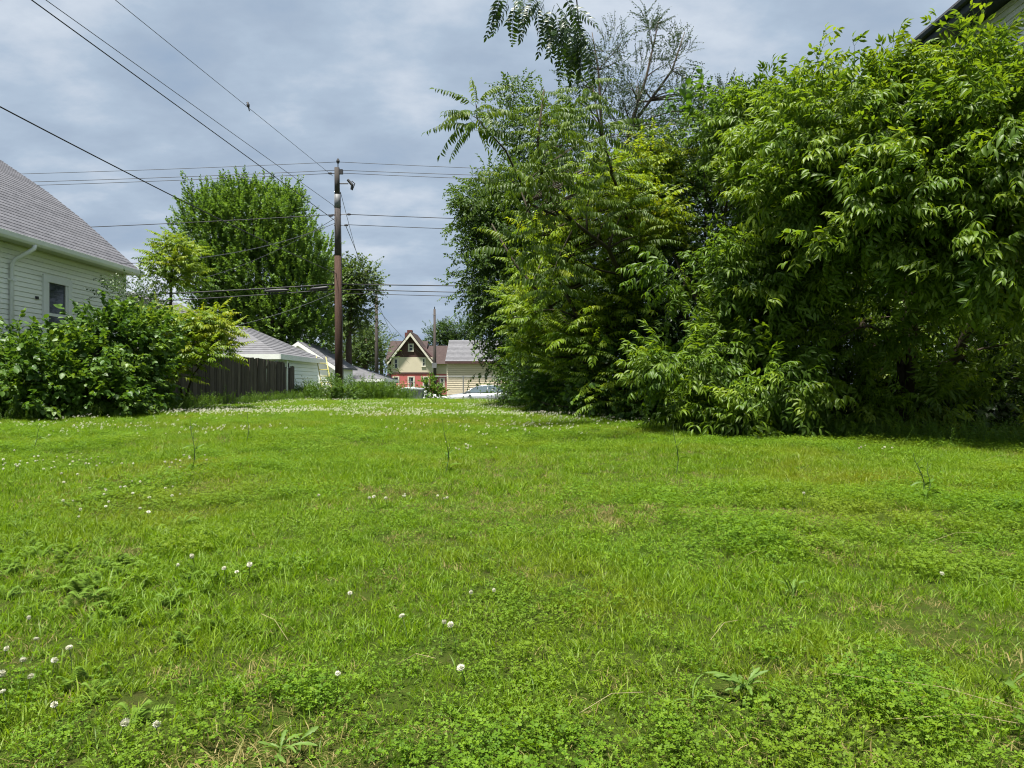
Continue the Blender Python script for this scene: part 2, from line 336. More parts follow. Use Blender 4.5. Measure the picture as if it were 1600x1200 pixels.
def left_house():
    h = thing('white_house', (-12, 12, 0.1), 'white clapboard house with grey shingle roof and gutter beside leafy bush', 'house')
    wx, y0, y1 = -10.5, 5.0, 19.44
    ez = 3.72
    b = MB(); b.prism([(wx, y1, -.2), (wx, y1, ez+.25), (-15.6, y1, 7.5), (-20.7, y1, ez+.25), (-20.7, y1, -.2)], (0, y0-y1, 0)); b.build('wall', M['white_siding'], h)
    MB().box(wx, wx+.02, y0, y1, -.2, 0.62).build('foundation', M['concrete'], h)
    win = (15.98, 17.02, 1.45, 3.2)
    siding(h, wx+.001, y0, y1-.1, 0.63, ez-.02, 0.105, M['white_siding'], 1, 0.024, holes=[win])
    MB().box(wx-.002, wx+.03, y1-.1, y1+.022, 0.6, ez).build('corner_board', M['white_trim'], h)
    window(h, wx+.004, *win, 1, M['white_trim'], M['pane'], w=.15, d=.06)
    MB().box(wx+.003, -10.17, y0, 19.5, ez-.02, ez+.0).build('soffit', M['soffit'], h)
    MB().box(-10.168, -10.14, y0, 19.52, ez-.03, ez+.13).build('fascia', M['white_trim'], h)
    prof = [(-10.13, 3.82), (-11.73, 5.24), (-12.69, 6.0), (-13.96, 6.86), (-15.6, 7.9)]
    rd = MB(); rd.prism([(p[0], y0, p[1]-.004) for p in prof]+[(p[0], y0, p[1]-.10) for p in prof[::-1]], (0, 19.53-y0, 0)); rf = rd.build('roof', M['shingle'], h)
    roof_courses(rf, prof, y0-.02, 19.56, M['shingle'], 0.15)
    MB().prism([(-15.6, y0, 7.89), (-21.1, y0, 3.8), (-21.1, y0, 3.7), (-15.6, y0, 7.79)], (0, 14.5, 0)).build('rear_roof_slope', M['shingle'], h)
    r = MB(); pr2 = [(p[0], 19.545, p[1]-.10) for p in prof]
    r.prism(pr2+[(p[0], 19.545, p[1]-.24) for p in prof[::-1]], (0, .03, 0)); r.build('rake_board', M['white_trim'], h)
    g = MB(); sec = [(-10.135, 3.80), (-10.135, 3.70), (-10.11, 3.67), (-10.05, 3.67), (-10.02, 3.71), (-10.005, 3.80)]
    g.prism([(x, y0, z) for x, z in sec], (0, 19.54-y0, 0)); g.build('gutter', M['white_trim'], h)
    MB().tube([(-10.07, 15.12, 3.68), (-10.07, 15.10, 3.60), (-10.14, 15.06, 3.53), (-10.37, 14.97, 3.36), (-10.43, 14.95, 3.24), (-10.43, 14.95, 0.35)], 0.045, 8).build('downspout', M['white_trim'], h, True)
    for z in (2.9, 1.4): MB().box(-10.49, -10.37, 14.89, 15.01, z, z+.04).build('downspout_strap', M['white_trim'], h)
    MB().box(wx+.015, wx+.06, 15.75, 15.82, 2.62, 2.68).build('wall_hook', M['iron'], h)
left_house()

def right_house():
    h = thing('tall_neighbour_house', (12, 10, 0), 'tall pale sided house with dark green eaves rising behind boxelder tree', 'house')
    wx, y0, y1, ez = 8.0, 7.2, 12.9, 6.95
    b = MB(); b.prism([(wx, y1, -.3), (wx, y1, ez), (12.5, y1, ez+3.2), (17, y1, ez), (17, y1, -.3)], (0, y0-y1, 0)); b.build('wall', M['white_siding'], h)
    win = (10.2, 11.25, 4.35, 5.95)
    siding(h, wx-.001, y0, y1, 0.4, ez-.06, 0.105, M['white_siding'], -1, 0.03, holes=[win], gap=.018)
    window(h, wx-.004, *win, -1, M['white_trim'], M['pane_blue'], w=.1)
    MB().box(7.45, wx+.01, y0, 13.15, ez-.05, ez+.02).build('soffit', M['dark_trim'], h)
    MB().box(7.42, 7.449, y0, 13.17, ez-.12, ez+.14).build('fascia', M['dark_trim'], h)
    MB().prism([(7.36, y0, ez+.13), (12.5, y0, ez+3.75), (12.5, y0, ez+3.6), (7.36, y0, ez+.03)], (0, 6.1, 0)).build('roof', M['shingle_grey'], h)
    MB().prism([(17.6, y0, ez+.13), (12.5, y0, ez+3.75), (12.5, y0, ez+3.6), (17.6, y0, ez+.03)], (0, 6.1, 0)).build('rear_roof_slope', M['shingle_grey'], h)
    MB().prism([(7.45, 12.93, ez+.02), (12.5, 12.93, ez+3.55), (12.5, 12.93, ez+3.2), (7.45, 12.93, ez-.3)], (0, .22, 0)).build('rake_board', M['dark_trim'], h)
    MB().tube([(7.39, y0, ez+.05), (7.39, 13.1, ez+.05)], 0.06, 6).build('gutter', M['dark_trim'], h)
right_house()

def hip_garage(name, label, x0, x1, y0, y1, ez, rz, zb, wall, roofm, over=.25, board=.14, door=None, group=None):
    """x1 is the wall that faces the lot; eaves overhang"""
    h = thing(name, ((x0+x1)/2, (y0+y1)/2, zb), label, 'garage', group)
    MB().box(x0, x1, y0, y1, zb-.2, ez).build('wall', wall, h)
    holes = [door] if door else []
    siding(h, x1+.001, y0, y1, zb+.15, ez-.02, board, wall, 1, .04, gap=.024)
    siding(h, y0-.001, x0, x1, zb+.15, ez-.02, board, wall, 1, .016, along='x', holes=holes)
    e0, e1, f0, f1 = x0-over, x1+over, y0-over, y1+over; m = (x0+x1)/2; hw = (e1-e0)/2
    r0, r1 = f0+hw*.95, f1-hw*.95
    if r1 < r0: r0 = r1 = (f0+f1)/2
    E = ez+.03
    b = MB(); b.add([(e0, f0, E), (e1, f0, E), (e1, f1, E), (e0, f1, E), (m, r0, rz), (m, r1+.01, rz)], [(0, 1, 4), (1, 2, 5, 4), (2, 3, 5), (3, 0, 4, 5), (3, 2, 1, 0)]); rf = b.build('roof', roofm, h)
    # courses on the two visible slopes
    n = int(hw/0.16)
    for k in range(n):
        t0, t1 = k/n, (k+1.15)/n; t1 = min(t1, 1)
        def ring(t): return (e1+(m-e1)*t, f0+(r0-f0)*t, f1+(r1-f1)*t, e0+(m-e0)*t, E+(rz-E)*t)
        a, c = ring(t0), ring(t1)
        MB().add([(a[0]+.004, a[1], a[4]+.024), (a[0]+.004, a[2], a[4]+.024), (c[0], c[2], c[4]+.008), (c[0], c[1], c[4]+.008), (a[0]+.004, a[1], a[4]), (a[0]+.004, a[2], a[4])], [(0, 1, 2, 3), (4, 5, 1, 0)]).build('shingle_course', roofm, rf)
        MB().add([(a[3], a[1]-.004, a[4]+.024), (a[0], a[1]-.004, a[4]+.024), (c[0], c[1], c[4]+.008), (c[3], c[1], c[4]+.008), (a[3], a[1]-.004, a[4]), (a[0], a[1]-.004, a[4])], [(0, 1, 2, 3), (4, 5, 1, 0)]).build('shingle_course', roofm, rf)
    for q in ((e0, e1, f0-.03, f0-.006), (e1+.006, e1+.03, f0-.03, f1)): MB().box(*q, ez-.13, ez+.045).build('fascia', M['white_trim'], h)
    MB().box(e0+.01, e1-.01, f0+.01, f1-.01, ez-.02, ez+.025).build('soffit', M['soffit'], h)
    if door:
        d = MB().box(door[0], door[1], y0-.03, y0-.004, door[2], door[3]).build('door', M['white_trim'], h)
        for k in range(4):
            zc = door[2]+(door[3]-door[2])*(k+.1)/4; MB().box(door[0]+.1, door[1]-.1, y0-.045, y0-.031, zc, zc+(door[3]-door[2])*.2).build('door_panel', M['white_trim'], d)
    return h
hip_garage('garage', 'pale sided garage with grey hip roof behind the weathered wooden fence', -12.2, -8.1, 24.5, 29.9, 1.72, 2.9, -.3, M['green_white'], M['shingle_grey'])
hip_garage('garage', 'low white garage with panelled door beyond the short grey utility pole', -12.6, -8.05, 44, 49, 1.0, 1.95, -.95, M['white_trim'], M['shingle_grey'], door=(-9.6, -8.3, -.9, .75))

def gable_garage(label, xr, xe, y0, y1, rz, ez, zb):
    h = thing('garage', (xr, (y0+y1)/2, zb), label, 'garage'); xl = 2*xr-xe
    b = MB(); b.prism([(xe-.25, y0+.2, zb-.2), (xe-.25, y0+.2, ez), (xr, y0+.2, rz-.12), (xl+.25, y0+.2, ez), (xl+.25, y0+.2, zb-.2)], (0, y1-y0-.4, 0)); b.build('wall', M['white_siding'], h)
    siding(h, xe-.249, y0+.2, y1-.2, zb+.1, ez-.05, .12, M['white_siding'], 1, .016)
    rf = MB().prism([(xe, y0, ez), (xr, y0, rz), (xr, y0, rz-.08), (xe, y0, ez-.08)], (0, y1-y0, 0)).build('roof', M['shingle_grey'], h)
    roof_courses(rf, [(xe, ez+.003), (xr, rz+.003)], y0-.01, y1, M['shingle_grey'], .16)
    MB().prism([(xl, y0, ez), (xr, y0, rz), (xr, y0, rz-.08), (xl, y0, ez-.08)], (0, y1-y0, 0)).build('rear_roof_slope', M['shingle_grey'], h)
    for x in (xe, xl): MB().prism([(x, y0-.03, ez-.02), (xr, y0-.03, rz-.02), (xr, y0-.03, rz-.22), (x, y0-.03, ez-.22)], (0, .028, 0)).build('rake_board', M['white_trim'], h)
gable_garage('white garage with pale rake board across the alley, left of the tall pole', -11.05, -9.05, 37, 42, 2.95, 1.62, -.65)
gable_garage('grey roofed garage low behind the tall brown utility pole', -13.4, -11.0, 47, 52, 2.85, 1.55, -.85)

def back_house():
    h = thing('grey_roofed_house', (-17.5, 36, 0), 'grey roofed house mostly hidden behind the slender sapling', 'house')
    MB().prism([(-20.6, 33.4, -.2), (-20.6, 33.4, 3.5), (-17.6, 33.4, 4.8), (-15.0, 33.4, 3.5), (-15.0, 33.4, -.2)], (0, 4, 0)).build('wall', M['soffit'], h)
    rf = MB().prism([(-14.6, 33, 3.5), (-17.6, 33, 5.0), (-17.6, 33, 4.85), (-14.6, 33, 3.35)], (0, 4.8, 0)).build('roof', M['shingle_grey'], h)
    roof_courses(rf, [(-14.6, 3.505), (-17.6, 5.005)], 32.98, 37.8, M['shingle_grey'], .2)
    MB().prism([(-21, 33, 3.35), (-17.6, 33, 5.0), (-17.6, 33, 4.85), (-21, 33, 3.2)], (0, 4.8, 0)).build('rear_roof_slope', M['shingle_grey'], h)
    window(h, 33.39, -17.2, -16.3, 2.0, 3.4, 1, M['white_trim'], M['pane'], axis='x')
back_house()

def far_house():
    Y = 115.0; k = Y/F
    def X(x): return (x-800)*k
    def Z(y): return EYE-(y-600)*k
    h = thing('red_and_cream_house', (X(645), Y+5, Z(616)), 'red and cream house with steep brown gable and brick chimney down the street', 'house')
    gb = Z(620)
    def wall(x0, x1, y0, y1, d0, d1, m, name='wall'): return MB().box(X(x0), X(x1), Y+d0, Y+d1, Z(y1), Z(y0)).build(name, m, h)
    wall(611, 676, 583, 620, 0, 10, M['red_wall']); wall(611.3, 675.7, 558, 583, .05, 10, M['cream'])
    MB().prism([(X(611.5), Y+.06, Z(558)), (X(676), Y+.06, Z(558)), (X(642), Y+.06, Z(523))], (0, 9, 0)).build('gable', M['brown_gable'], h)
    wall(600, 611, 566, 584, 3, 12, M['cream']); wall(676, 699, 566, 584, 3, 12, M['cream']); wall(676, 699, 584, 620, 3, 12, M['red_wall']); wall(600, 611, 584, 620, 3, 12, M['red_wall'])
    wall(610.5, 676.5, 581.8, 584.2, -.08, -.001, M['brown_gable'], 'belt_trim')
    # cross roof
    rf = MB().prism([(X(597), Y+2.2, Z(567.5)), (X(597), Y+8, Z(528)), (X(597), Y+14, Z(567.5))], (X(660)-X(597), 0, 0)).build('roof', M['shingle_brown'], h)
    MB().prism([(X(660.2), Y+2.2, Z(568)), (X(660.2), Y+8, Z(536)), (X(660.2), Y+14, Z(568))], (X(700)-X(660.2), 0, 0)).build('lower_roof', M['shingle_brown'], h)
    for s, xe in ((-1, 605), (1, 678)):
        pk = (X(641.7), Z(519.5)); ev = (X(xe), Z(567.5)); t = .36
        MB().prism([(pk[0], Y-.6, pk[1]), (ev[0], Y-.6, ev[1]), (ev[0]-s*.12, Y-.6, ev[1]-t*.75), (pk[0], Y-.6, pk[1]-t*1.6)], (0, .25, 0)).build('barge_board', M['cream_trim'], h)
        MB().prism([(pk[0], Y-.62, pk[1]+.03), (ev[0]+s*.15, Y-.62, ev[1]-.1), (ev[0]+s*.15, Y-.62, ev[1]+.05), (pk[0], Y-.62, pk[1]+.18)], (0, 9, 0)).build('front_roof_slope', M['shingle_brown'], h)
    c = MB().box(X(629), X(636.8), Y+5, Y+6.2, Z(540), Z(512)); c.box(X(625), X(628.9), Y+5.1, Y+6.1, Z(540), Z(516)); c.build('chimney', M['brick'], rf)
    for (x0, x1, y0, y1) in ((637.5, 646.5, 537, 549), (614.5, 622.8, 560, 576.5), (658.8, 665.5, 559.5, 573), (613.5, 624, 588, 605.5), (637, 648, 588, 605.5), (660.5, 671, 588, 605.5)):
        window(h, Y+(.05 if y0 < 580 else 0)-.002, X(x0), X(x1), Z(y1), Z(y0), 1, M['cream_trim'], M['pane'], axis='x', w=.16, d=.09)
    window(h, Y+2.998, X(684), X(692), Z(604), Z(590), 1, M['cream_trim'], M['pane'], axis='x', w=.15, d=.09)
    pr = MB().prism([(X(590), Y+1.2, Z(591)), (X(609), Y+1.2, Z(583)), (X(610.9), Y+1.2, Z(583)), (X(610.9), Y+1.2, Z(592)), (X(590), Y+1.2, Z(592.4))], (0, 6, 0)).build('porch_roof', M['shingle_brown'], h)
    MB().box(X(597), X(610.9), Y+1.4, Y+6, gb, Z(592.5)).build('porch', M['white_trim'], h)
    window(h, Y+1.398, X(600.5), X(607.5), Z(606), Z(593.2), 1, M['white_trim'], M['pane'], axis='x', w=.13, d=.08)
    MB().tube([(X(609), Y-.1, Z(568)), (X(610), Y-.1, Z(572)), (X(610), Y-.1, gb)], .07, 6).build('downspout', M['pole_grey'], h)
far_house()

def tan_building():
    Y = 62.0; k = Y/F; h = thing('tan_building', (-3.2, 64, -.95), 'tan sided building with grey roof behind the parked silver car', 'building')
    x0, x1 = (698.5-800)*k, (798-800)*k; ez = EYE+36*k; rz = EYE+72*k
    MB().prism([(x0, Y, -1.2), (x0, Y, ez), (x0, Y+3.4, rz-.1), (x0, Y+6.8, ez), (x0, Y+6.8, -1.2)], (x1-x0, 0, 0)).build('wall', M['tan'], h)
    siding(h, Y-.001, x0, x1, -.95, ez-.05, .16, M['tan'], 1, .05, along='x', gap=.03)
    rf = MB().prism([(x0-.12, Y-.35, ez-.05), (x0-.12, Y+3.4, rz), (x0-.12, Y+3.4, rz-.1), (x0-.12, Y-.35, ez-.2)], (x1-x0+.3, 0, 0)).build('roof', M['shingle_grey'], h)
    d = Vector((0, 3.75, rz-ez+.05)); n = 17
    for q in range(n):
        a = Vector((0, Y-.35, ez-.05))+d*(q/n); b = Vector((0, Y-.35, ez-.05))+d*((q+1.1)/n)
        MB().prism([(x0-.13, a.y, a.z), (x0-.13, a.y-.012, a.z+.03), (x0-.13, b.y-.003, b.z+.008), (x0-.13, b.y, b.z)], (x1-x0+.32, 0, 0)).build('shingle_course', M['shingle_grey'], rf)
    MB().prism([(x0-.12, Y+7.1, ez-.05), (x0-.12, Y+3.4, rz-.01), (x0-.12, Y+3.4, rz-.1), (x0-.12, Y+7.1, ez-.2)], (x1-x0+.3, 0, 0)).build('rear_roof_slope', M['shingle_grey'], h)
    MB().box(x0-.12, x1+.2, Y-.39, Y-.352, ez-.24, ez-.03).build('fascia', M['brown_gable'], h)
    MB().box(x0-.02, x0+.1, Y-.03, Y-.004, -.95, ez-.2).build('corner_board', M['cream_trim'], h)
tan_building()

# ------------------------------------------------------------------ fences, ladder, bins, car
def wooden_fence():
    h = thing('wooden_fence', (-7.9, 20, .2), 'weathered dark wooden board fence along the lawn beside the garage', 'fence')
    y = 13.6; i = 0; w = .138
    protos = []
    for k in range(4):
        m = MB(); m.box(-.009, .009, -w/2, w/2, 0, 1.0); protos.append(m.mesh('board', M['fence']))
    while y < 26.0:
        if not (25.05 < y < 25.13):
            sec = int((y-13.6)/2.4); top = 1.50+(.05 if sec % 2 else 0)+(-.16 if y > 24.9 else 0)+rng.normal(0, .008)
            b = bpy.data.objects.new('board', protos[i % 4]); COL.objects.link(b); b.parent = h
            z0 = G(-7.9, y)-.02
            b.location = (rng.normal(0, .004), y-20, z0-.2); b.scale = (1, 1, top-z0); b.rotation_euler = (rng.normal(0, .006), rng.normal(0, .006), rng.normal(0, .03))
        y += w+rng.uniform(.003, .012); i += 1
    for z in (.45, 1.25): MB().box(-7.97, -7.912, 13.5, 26.0, z, z+.085).build('rail', M['fence'], h)
    for yy in np.arange(13.6, 26.1, 2.4): MB().box(-8.06, -7.972, yy-.045, yy+.045, -.1, 1.5).build('post', M['fence'], h)
    MB().box(-8.05, -7.85, 25.06, 25.12, .1, 1.56).build('gate_post', M['white_siding'], h)
    for z in (.5, 1.3): MB().box(-7.888, -7.878, 24.9, 25.3, z, z+.04).build('hinge', M['iron'], h)
wooden_fence()

def ladder():
    a0, a1 = Vector((-7.15, 28.3, -.25)), Vector((-7.80, 29.3, 1.86))
    h = thing('ladder', a0, 'yellow ladder leaning against the pale garage wall', 'ladder')
    sv = Vector((.33, .22, 0)); 
    for s in (-.5, .5):
        MB().tube([a0+sv*s, a1+sv*s], .024, 4).build('rail', M['yellow'], h)
    for i in range(1, 8):
        p = a0+(a1-a0)*(i/8); MB().tube([p-sv*.5, p+sv*.5], .016, 5).build('rung', M['yellow'], h)
ladder()

def bin_(x, y, s, mat, label):
    z = G(x, y); h = thing('wheeled_bin', (x, y, z), label, 'bin', 'bins by the chain link fence')
    def ring(w, d, zz): return [(x-w, y-d, z+zz), (x+w, y-d, z+zz), (x+w, y+d, z+zz), (x-w, y+d, z+zz)]
    b = MB(); v = ring(.24*s, .26*s, .06)+ring(.32*s, .36*s, .92*s)+ring(.35*s, .39*s, .93*s)+ring(.35*s, .39*s, .98*s)
    fs = [(3, 2, 1, 0)]+[(4*k+i, 4*k+(i+1) % 4, 4*k+4+(i+1) % 4, 4*k+4+i) for k in range(3) for i in range(4)]+[(12, 13, 14, 15)]
    b.add(v, fs).build('body', mat, h)
    l = MB(); v = ring(.36*s, .41*s, .985*s)+ring(.36*s, .41*s, 1.02*s)+ring(.26*s, .30*s, 1.07*s)
    l.add(v, [(3, 2, 1, 0)]+[(4*k+i, 4*k+(i+1) % 4, 4*k+4+(i+1) % 4, 4*k+4+i) for k in range(2) for i in range(4)]+[(8, 9, 10, 11)]).build('lid', mat, h)
    for sx in (-1, 1): MB().tube([(x+sx*.26*s, y+.3*s, z+.13), (x+sx*.31*s, y+.3*s, z+.13)], .13, 12).build('wheel', M['tyre'], h)
    MB().tube([(x-.28*s, y+.45*s, z+.95*s), (x+.28*s, y+.45*s, z+.95*s)], .018, 6).build('handle', mat, h)
bin_((650-800)/F*36, 36.0, 1.08, M['bin'], 'grey wheeled bin standing at the chain link fence')
bin_((634-800)/F*36.6, 36.6, .92, M['bin_dark'], 'darker wheeled bin partly hidden by weeds, left of the grey one')

def chain_fence():
    h = thing('chain_link_fence', (-2, 37.5, -.6), 'grey chain link fence with thin posts in front of silver car', 'fence')
    y = 37.5; xs = [-4.22, -2.55, -.75, 1.2]; top = EYE-(588-600)/F*y
    zb = -.62
    for i, x in enumerate(xs): MB().tube([(x, y, zb-.1), (x, y, top+.03)], .05 if i == 0 else .03, 8).build('post', M['steel'], h)
    MB().tube([(xs[0], y, top), (xs[-1], y, top)], .02, 6).build('top_rail', M['steel'], h)
    MB().tube([(-5.6, y+2, top-.1), (-5.6, y+2, zb)], .03, 8).build('post', M['steel'], h)
    m = MB(); s = .075; Hh = top-zb
    x = xs[0]-Hh
    while x < xs[-1]:
        for d in (1, -1):
            a = Vector((x, y, zb if d > 0 else top)); b = Vector((x+Hh, y, top if d > 0 else zb))
            t0 = max(0, (xs[0]-x)/Hh); t1 = min(1, (xs[-1]-x)/Hh)
            if t1 > t0: m.tube([a+(b-a)*t0, a+(b-a)*t1], .0022, 3)
        x += s
    tag(m.build('wire_mesh', M['steel'], h), kind='stuff')
chain_fence()

def make_car(loc, heading, paint, label):
    """sedan along local X, nose at -X"""
    h = thing('parked_car', loc, label, 'car')
    h.rotation_euler = (0, 0, heading)
    # stations: x, half width, z sill, z belt, roof z (None = no cabin), roof half width
    st = [(-2.22, .55, .32, .58), (-2.12, .74, .24, .68), (-1.8, .84, .20, .78), (-1.3, .88, .18, .86), (-.75, .90, .18, .93), (0, .91, .18, .95), (.7, .91, .18, .98), (1.35, .89, .18, 1.02), (1.85, .85, .20, 1.03), (2.15, .76, .26, .99), (2.24, .6, .36, .80)]
    def bld(m, name, mats, smooth=True):
        o = bpy.data.objects.new(name, m.mesh(name, mats, smooth)); COL.objects.link(o); o.parent = h; return o
    m = MB(); ring = []
    for (x, w, z0, z1) in st:
        ring.append([(x, -w*.86, z0), (x, -w, z0+.16), (x, -w*1.01, (z0+z1)/2+.05), (x, -w*.93, z1-.03), (x, -w*.55, z1+.03), (x, 0, z1+.045), (x, w*.55, z1+.03), (x, w*.93, z1-.03), (x, w*1.01, (z0+z1)/2+.05), (x, w, z0+.16), (x, w*.86, z0)])
    n = 11; vs = [p for r in ring for p in r]
    fs = [(i*n+j, i*n+(j+1) % n, (i+1)*n+(j+1) % n, (i+1)*n+j) for i in range(len(st)-1) for j in range(n)]
    fs += [list(range(n))[::-1], [(len(st)-1)*n+j for j in range(n)]]
    m.add(vs, fs); bld(m, 'body', paint)
    # cabin: roof shell and glass
    bel = [(-.95, .80, .955), (-.1, .80, 1.30), (.25, .66, 1.40), (.8, .62, 1.42), (1.2, .62, 1.38), (1.95, .80, 1.05)]
    r = MB(); top = [(-.22, .64, 1.345), (.1, .64, 1.40), (.55, .64, 1.43), (1.0, .63, 1.415), (1.3, .62, 1.36)]
    vs = []
    for x, w, z in top: vs += [(x, -w-.02, z-.05), (x, -w*.8, z), (x, 0, z+.02), (x, w*.8, z), (x, w+.02, z-.05), (x, w*.7, z-.07), (x, -w*.7, z-.07)]
    r.add(vs, [(i*7+j, i*7+(j+1) % 7, (i+1)*7+(j+1) % 7, (i+1)*7+j) for i in range(4) for j in range(7)]+[list(range(7))[::-1], [28+j for j in range(7)]]); bld(r, 'cabin_roof', paint)
    g = MB(); g.add([(-1.0, -.78, .95), (-.2, -.62, 1.335), (-.2, .62, 1.335), (-1.0, .78, .95)], [(0, 1, 2, 3)]); bld(g, 'windscreen', M['pane_blue'], False)
    g = MB(); g.add([(2.0, -.76, 1.04), (1.28, -.60, 1.35), (1.28, .60, 1.35), (2.0, .76, 1.04)], [(3, 2, 1, 0)]); bld(g, 'rear_window', M['pane_blue'], False)
    for s in (-1, 1):
        for nm, q in (('front_side_window', [(-.86, .845, .965), (-.16, .70, 1.325), (.42, .68, 1.385), (.42, .865, .985)]), ('rear_side_window', [(.50, .865, .985), (.50, .68, 1.385), (1.18, .665, 1.34), (1.62, .83, 1.04)])):
            g = MB(); g.add([(x, s*w, z) for x, w, z in q], [(0, 1, 2, 3)]); bld(g, nm, M['pane_blue'], False)
        p = MB(); p.tube([(.46, s*.87, .98), (.46, s*.685, 1.39)], .035, 4); p.tube([(-.95, s*.84, .95), (-.2, s*.68, 1.35)], .035, 4); p.tube([(1.25, s*.66, 1.36), (1.78, s*.83, 1.03)], .06, 4); bld(p, 'window_pillars', paint)
        MB_ = MB(); MB_.box(-.75, -.58, *sorted((s*.90, s*1.06)), .98, 1.10); bld(MB_, 'wing_mirror', paint)
        l = MB(); l.box(-2.17, -2.0, *sorted((s*.52, s*.76)), .60, .70); bld(l, 'headlight', M['white_trim'])
        l = MB(); l.box(2.1, 2.2, *sorted((s*.5, s*.78)), .78, .92); bld(l, 'tail_light', M['red_wall'])
        for x in (-1.38, 1.38):
            t = MB(); t.tube([(x, s*.70, .31), (x, s*.915, .31)], .31, 18); w = bld(t, 'wheel', M['tyre'])
            t = MB(); t.tube([(x, s*.90, .31), (x, s*.925, .31)], .2, 14); o = bld(t, 'rim', M['rim']); o.parent = w
    return h
make_car((-1.95, 44.5, -.74), 0, M['car_silver'], 'silver sedan parked behind the chain link fence')
make_car((-7.6, 58.0, -.95), math.pi, M['car_white'], 'white car mostly hidden behind weeds below the tan building')

def swing_frame():
    h = thing('swing_set', (-9.5, 70, -.95), 'thin red tube swing set frame standing in front of the red house', 'swing set')
    for x in (-11.2, -9.9):
        MB().tube([(x-.5, 69.5, -1), (x, 70, .75)], .04, 5).build('leg', M['red_frame'], h); MB().tube([(x+.5, 70.5, -1), (x, 70, .75)], .04, 5).build('leg', M['red_frame'], h)
    MB().tube([(-11.3, 70, .75), (-9.8, 70, .75)], .045, 5).build('crossbar', M['red_frame'], h)
swing_frame()

# ------------------------------------------------------------------ poles and wires
PY = 27.0
def main_pole():
    b, t = P(530, 600, PY), P(526.5, 262, PY); b.z = 0.0
    h = thing('utility_pole', b, 'tall reddish brown utility pole with dark top rising above the garages', 'utility pole')
    def at(y):
        f = (t.z-(EYE-(y-600)/F*PY))/(t.z-b.z); return t+(b-t)*f
    def seg(y0, y1, r0, r1, name, m): MB().tube([at(y0), at((y0+y1)/2), at(y1)], [r0, (r0+r1)/2, r1], 14).build(name, m, h, True)
    seg(262, 304, .095, .10, 'pole_top', M['pole_dark']); seg(304.1, 325, .108, .110, 'sleeve', M['band']); seg(325.1, 400, .105, .122, 'upper_pole', M['pole_dark'] if False else M['pole_grey'])
    seg(400, 640, .122, .150, 'pole', M['pole'])
    MB().tube([at(266)+Vector((.05, -.05, -.3)), at(266)+Vector((.05, -.05, .35))], .02, 6).build('top_pin', M['iron'], h)
    MB().tube([at(266)+Vector((.05, -.05, .25)), at(266)+Vector((.05, -.05, .33)), at(266)+Vector((.05, -.05, .42))], [.05, .07, .03], 8).build('insulator', M['iron'], h)
    MB().box(at(268).x+.08, at(268).x+.22, PY-.06, PY+.06, at(272).z, at(265).z).build('bracket', M['iron'], h)
    a = at(287); MB().tube([a, a+Vector((.42, 0, 0))], .022, 6).build('cutout_arm', M['iron'], h)
    c = MB(); q = a+Vector((.45, 0, 0)); c.tube([q+Vector((-.05, 0, .15)), q+Vector((.12, 0, -.05)), q+Vector((.08, 0, -.22))], [.05, .06, .035], 7); c.tube([q+Vector((.1, 0, .1)), q+Vector((.22, 0, 0)), q+Vector((.12, 0, -.25))], .02, 6); c.build('fuse_cutout', M['iron'], h)
    for (x, y) in ((516, 271), (517, 337), (541, 352), (545, 335)):
        e = P(x, y, PY); MB().tube([at(y), e], .014, 5).build('hook', M['iron'], h); MB().tube([e-Vector((.07, 0, 0)), e, e+Vector((.07, 0, 0))], [.03, .045, .03], 7).build('insulator', M['iron'], h)
    for y in (323, 336, 352, 440, 452): MB().tube([at(y)-Vector((.13, 0, .0)), at(y)+Vector((.14, 0, .0))], .022, 6).build('bolt', M['iron'], h)
    MB().tube([at(300)+Vector((.12, -.02, 0)), at(450)+Vector((.15, -.02, 0)), at(600)+Vector((.17, -.02, 0))], .012, 5).build('ground_wire', M['iron'], h)
main_pole()
def small_pole(x, ytop, Y, r, label):
    t = P(x, ytop, Y); b = Vector((t.x+.05, Y, -1.1)); h = thing('utility_pole', b, label, 'utility pole')
    MB().tube([b, (b+t)/2, t], [r*1.25, r*1.05, r*.8], 10).build('pole', M['pole_grey'], h, True)
    MB().tube([t+Vector((0, 0, -.05)), t+Vector((0, 0, .25))], [.05, .05], 7).build('insulator', M['iron'], h)
    MB().tube([t+Vector((-.2, -.1, -.6)), t+Vector((.2, -.1, -.6))], .03, 5).build('bracket', M['iron'], h)
    return t, h
small_pole(588, 462, 60, .145, 'slim grey utility pole standing left of the red and cream house')
t3, h3 = small_pole(679, 483, 76, .145, 'slim grey utility pole in front of the red house, beside tan building')
MB().box(t3.x-.25, t3.x+.25, 75.7, 75.84, P(0, 575, 76).z, P(0, 567, 76).z).build('meter_box', M['band'], h3)

def wire(a, b, sag, r, label, mat='wire', n=24, name='power_line', group='overhead lines'):
    a = Vector(a); b = Vector(b); m = MB()
    m.tube([a.lerp(b, i/n)-Vector((0, 0, 4*sag*(i/n)*(1-i/n))) for i in range(n+1)], r, 5)
    return tag(m.build(name, M[mat], None, True, origin=a), label, 'wire', group)
def px(x, y): return P(x, y, PY)
LX = -900
wire(px(LX, 280), px(528, 253), .25, .010, 'topmost thin line running left from the tall pole above the maple', 'wire_grey')
wire(px(LX, 293), px(524, 266), .25, .011, 'middle of the three high lines left of the tall pole', 'wire_grey')
wire(px(LX, 300), px(516, 271), .25, .011, 'lowest of the three high lines left of the tall pole', 'wire_grey')
wire(px(528, 253), px(2300, 268), .45, .010, 'topmost line running right from the tall pole to the trees', 'wire_grey')
wire(px(532, 266), px(2300, 279), .35, .011, 'second line from the top, right of the tall pole', 'wire_grey')
wire(px(534, 270.5), px(2300, 287), .4, .011, 'third line from the top, right of the tall pole', 'wire_grey')
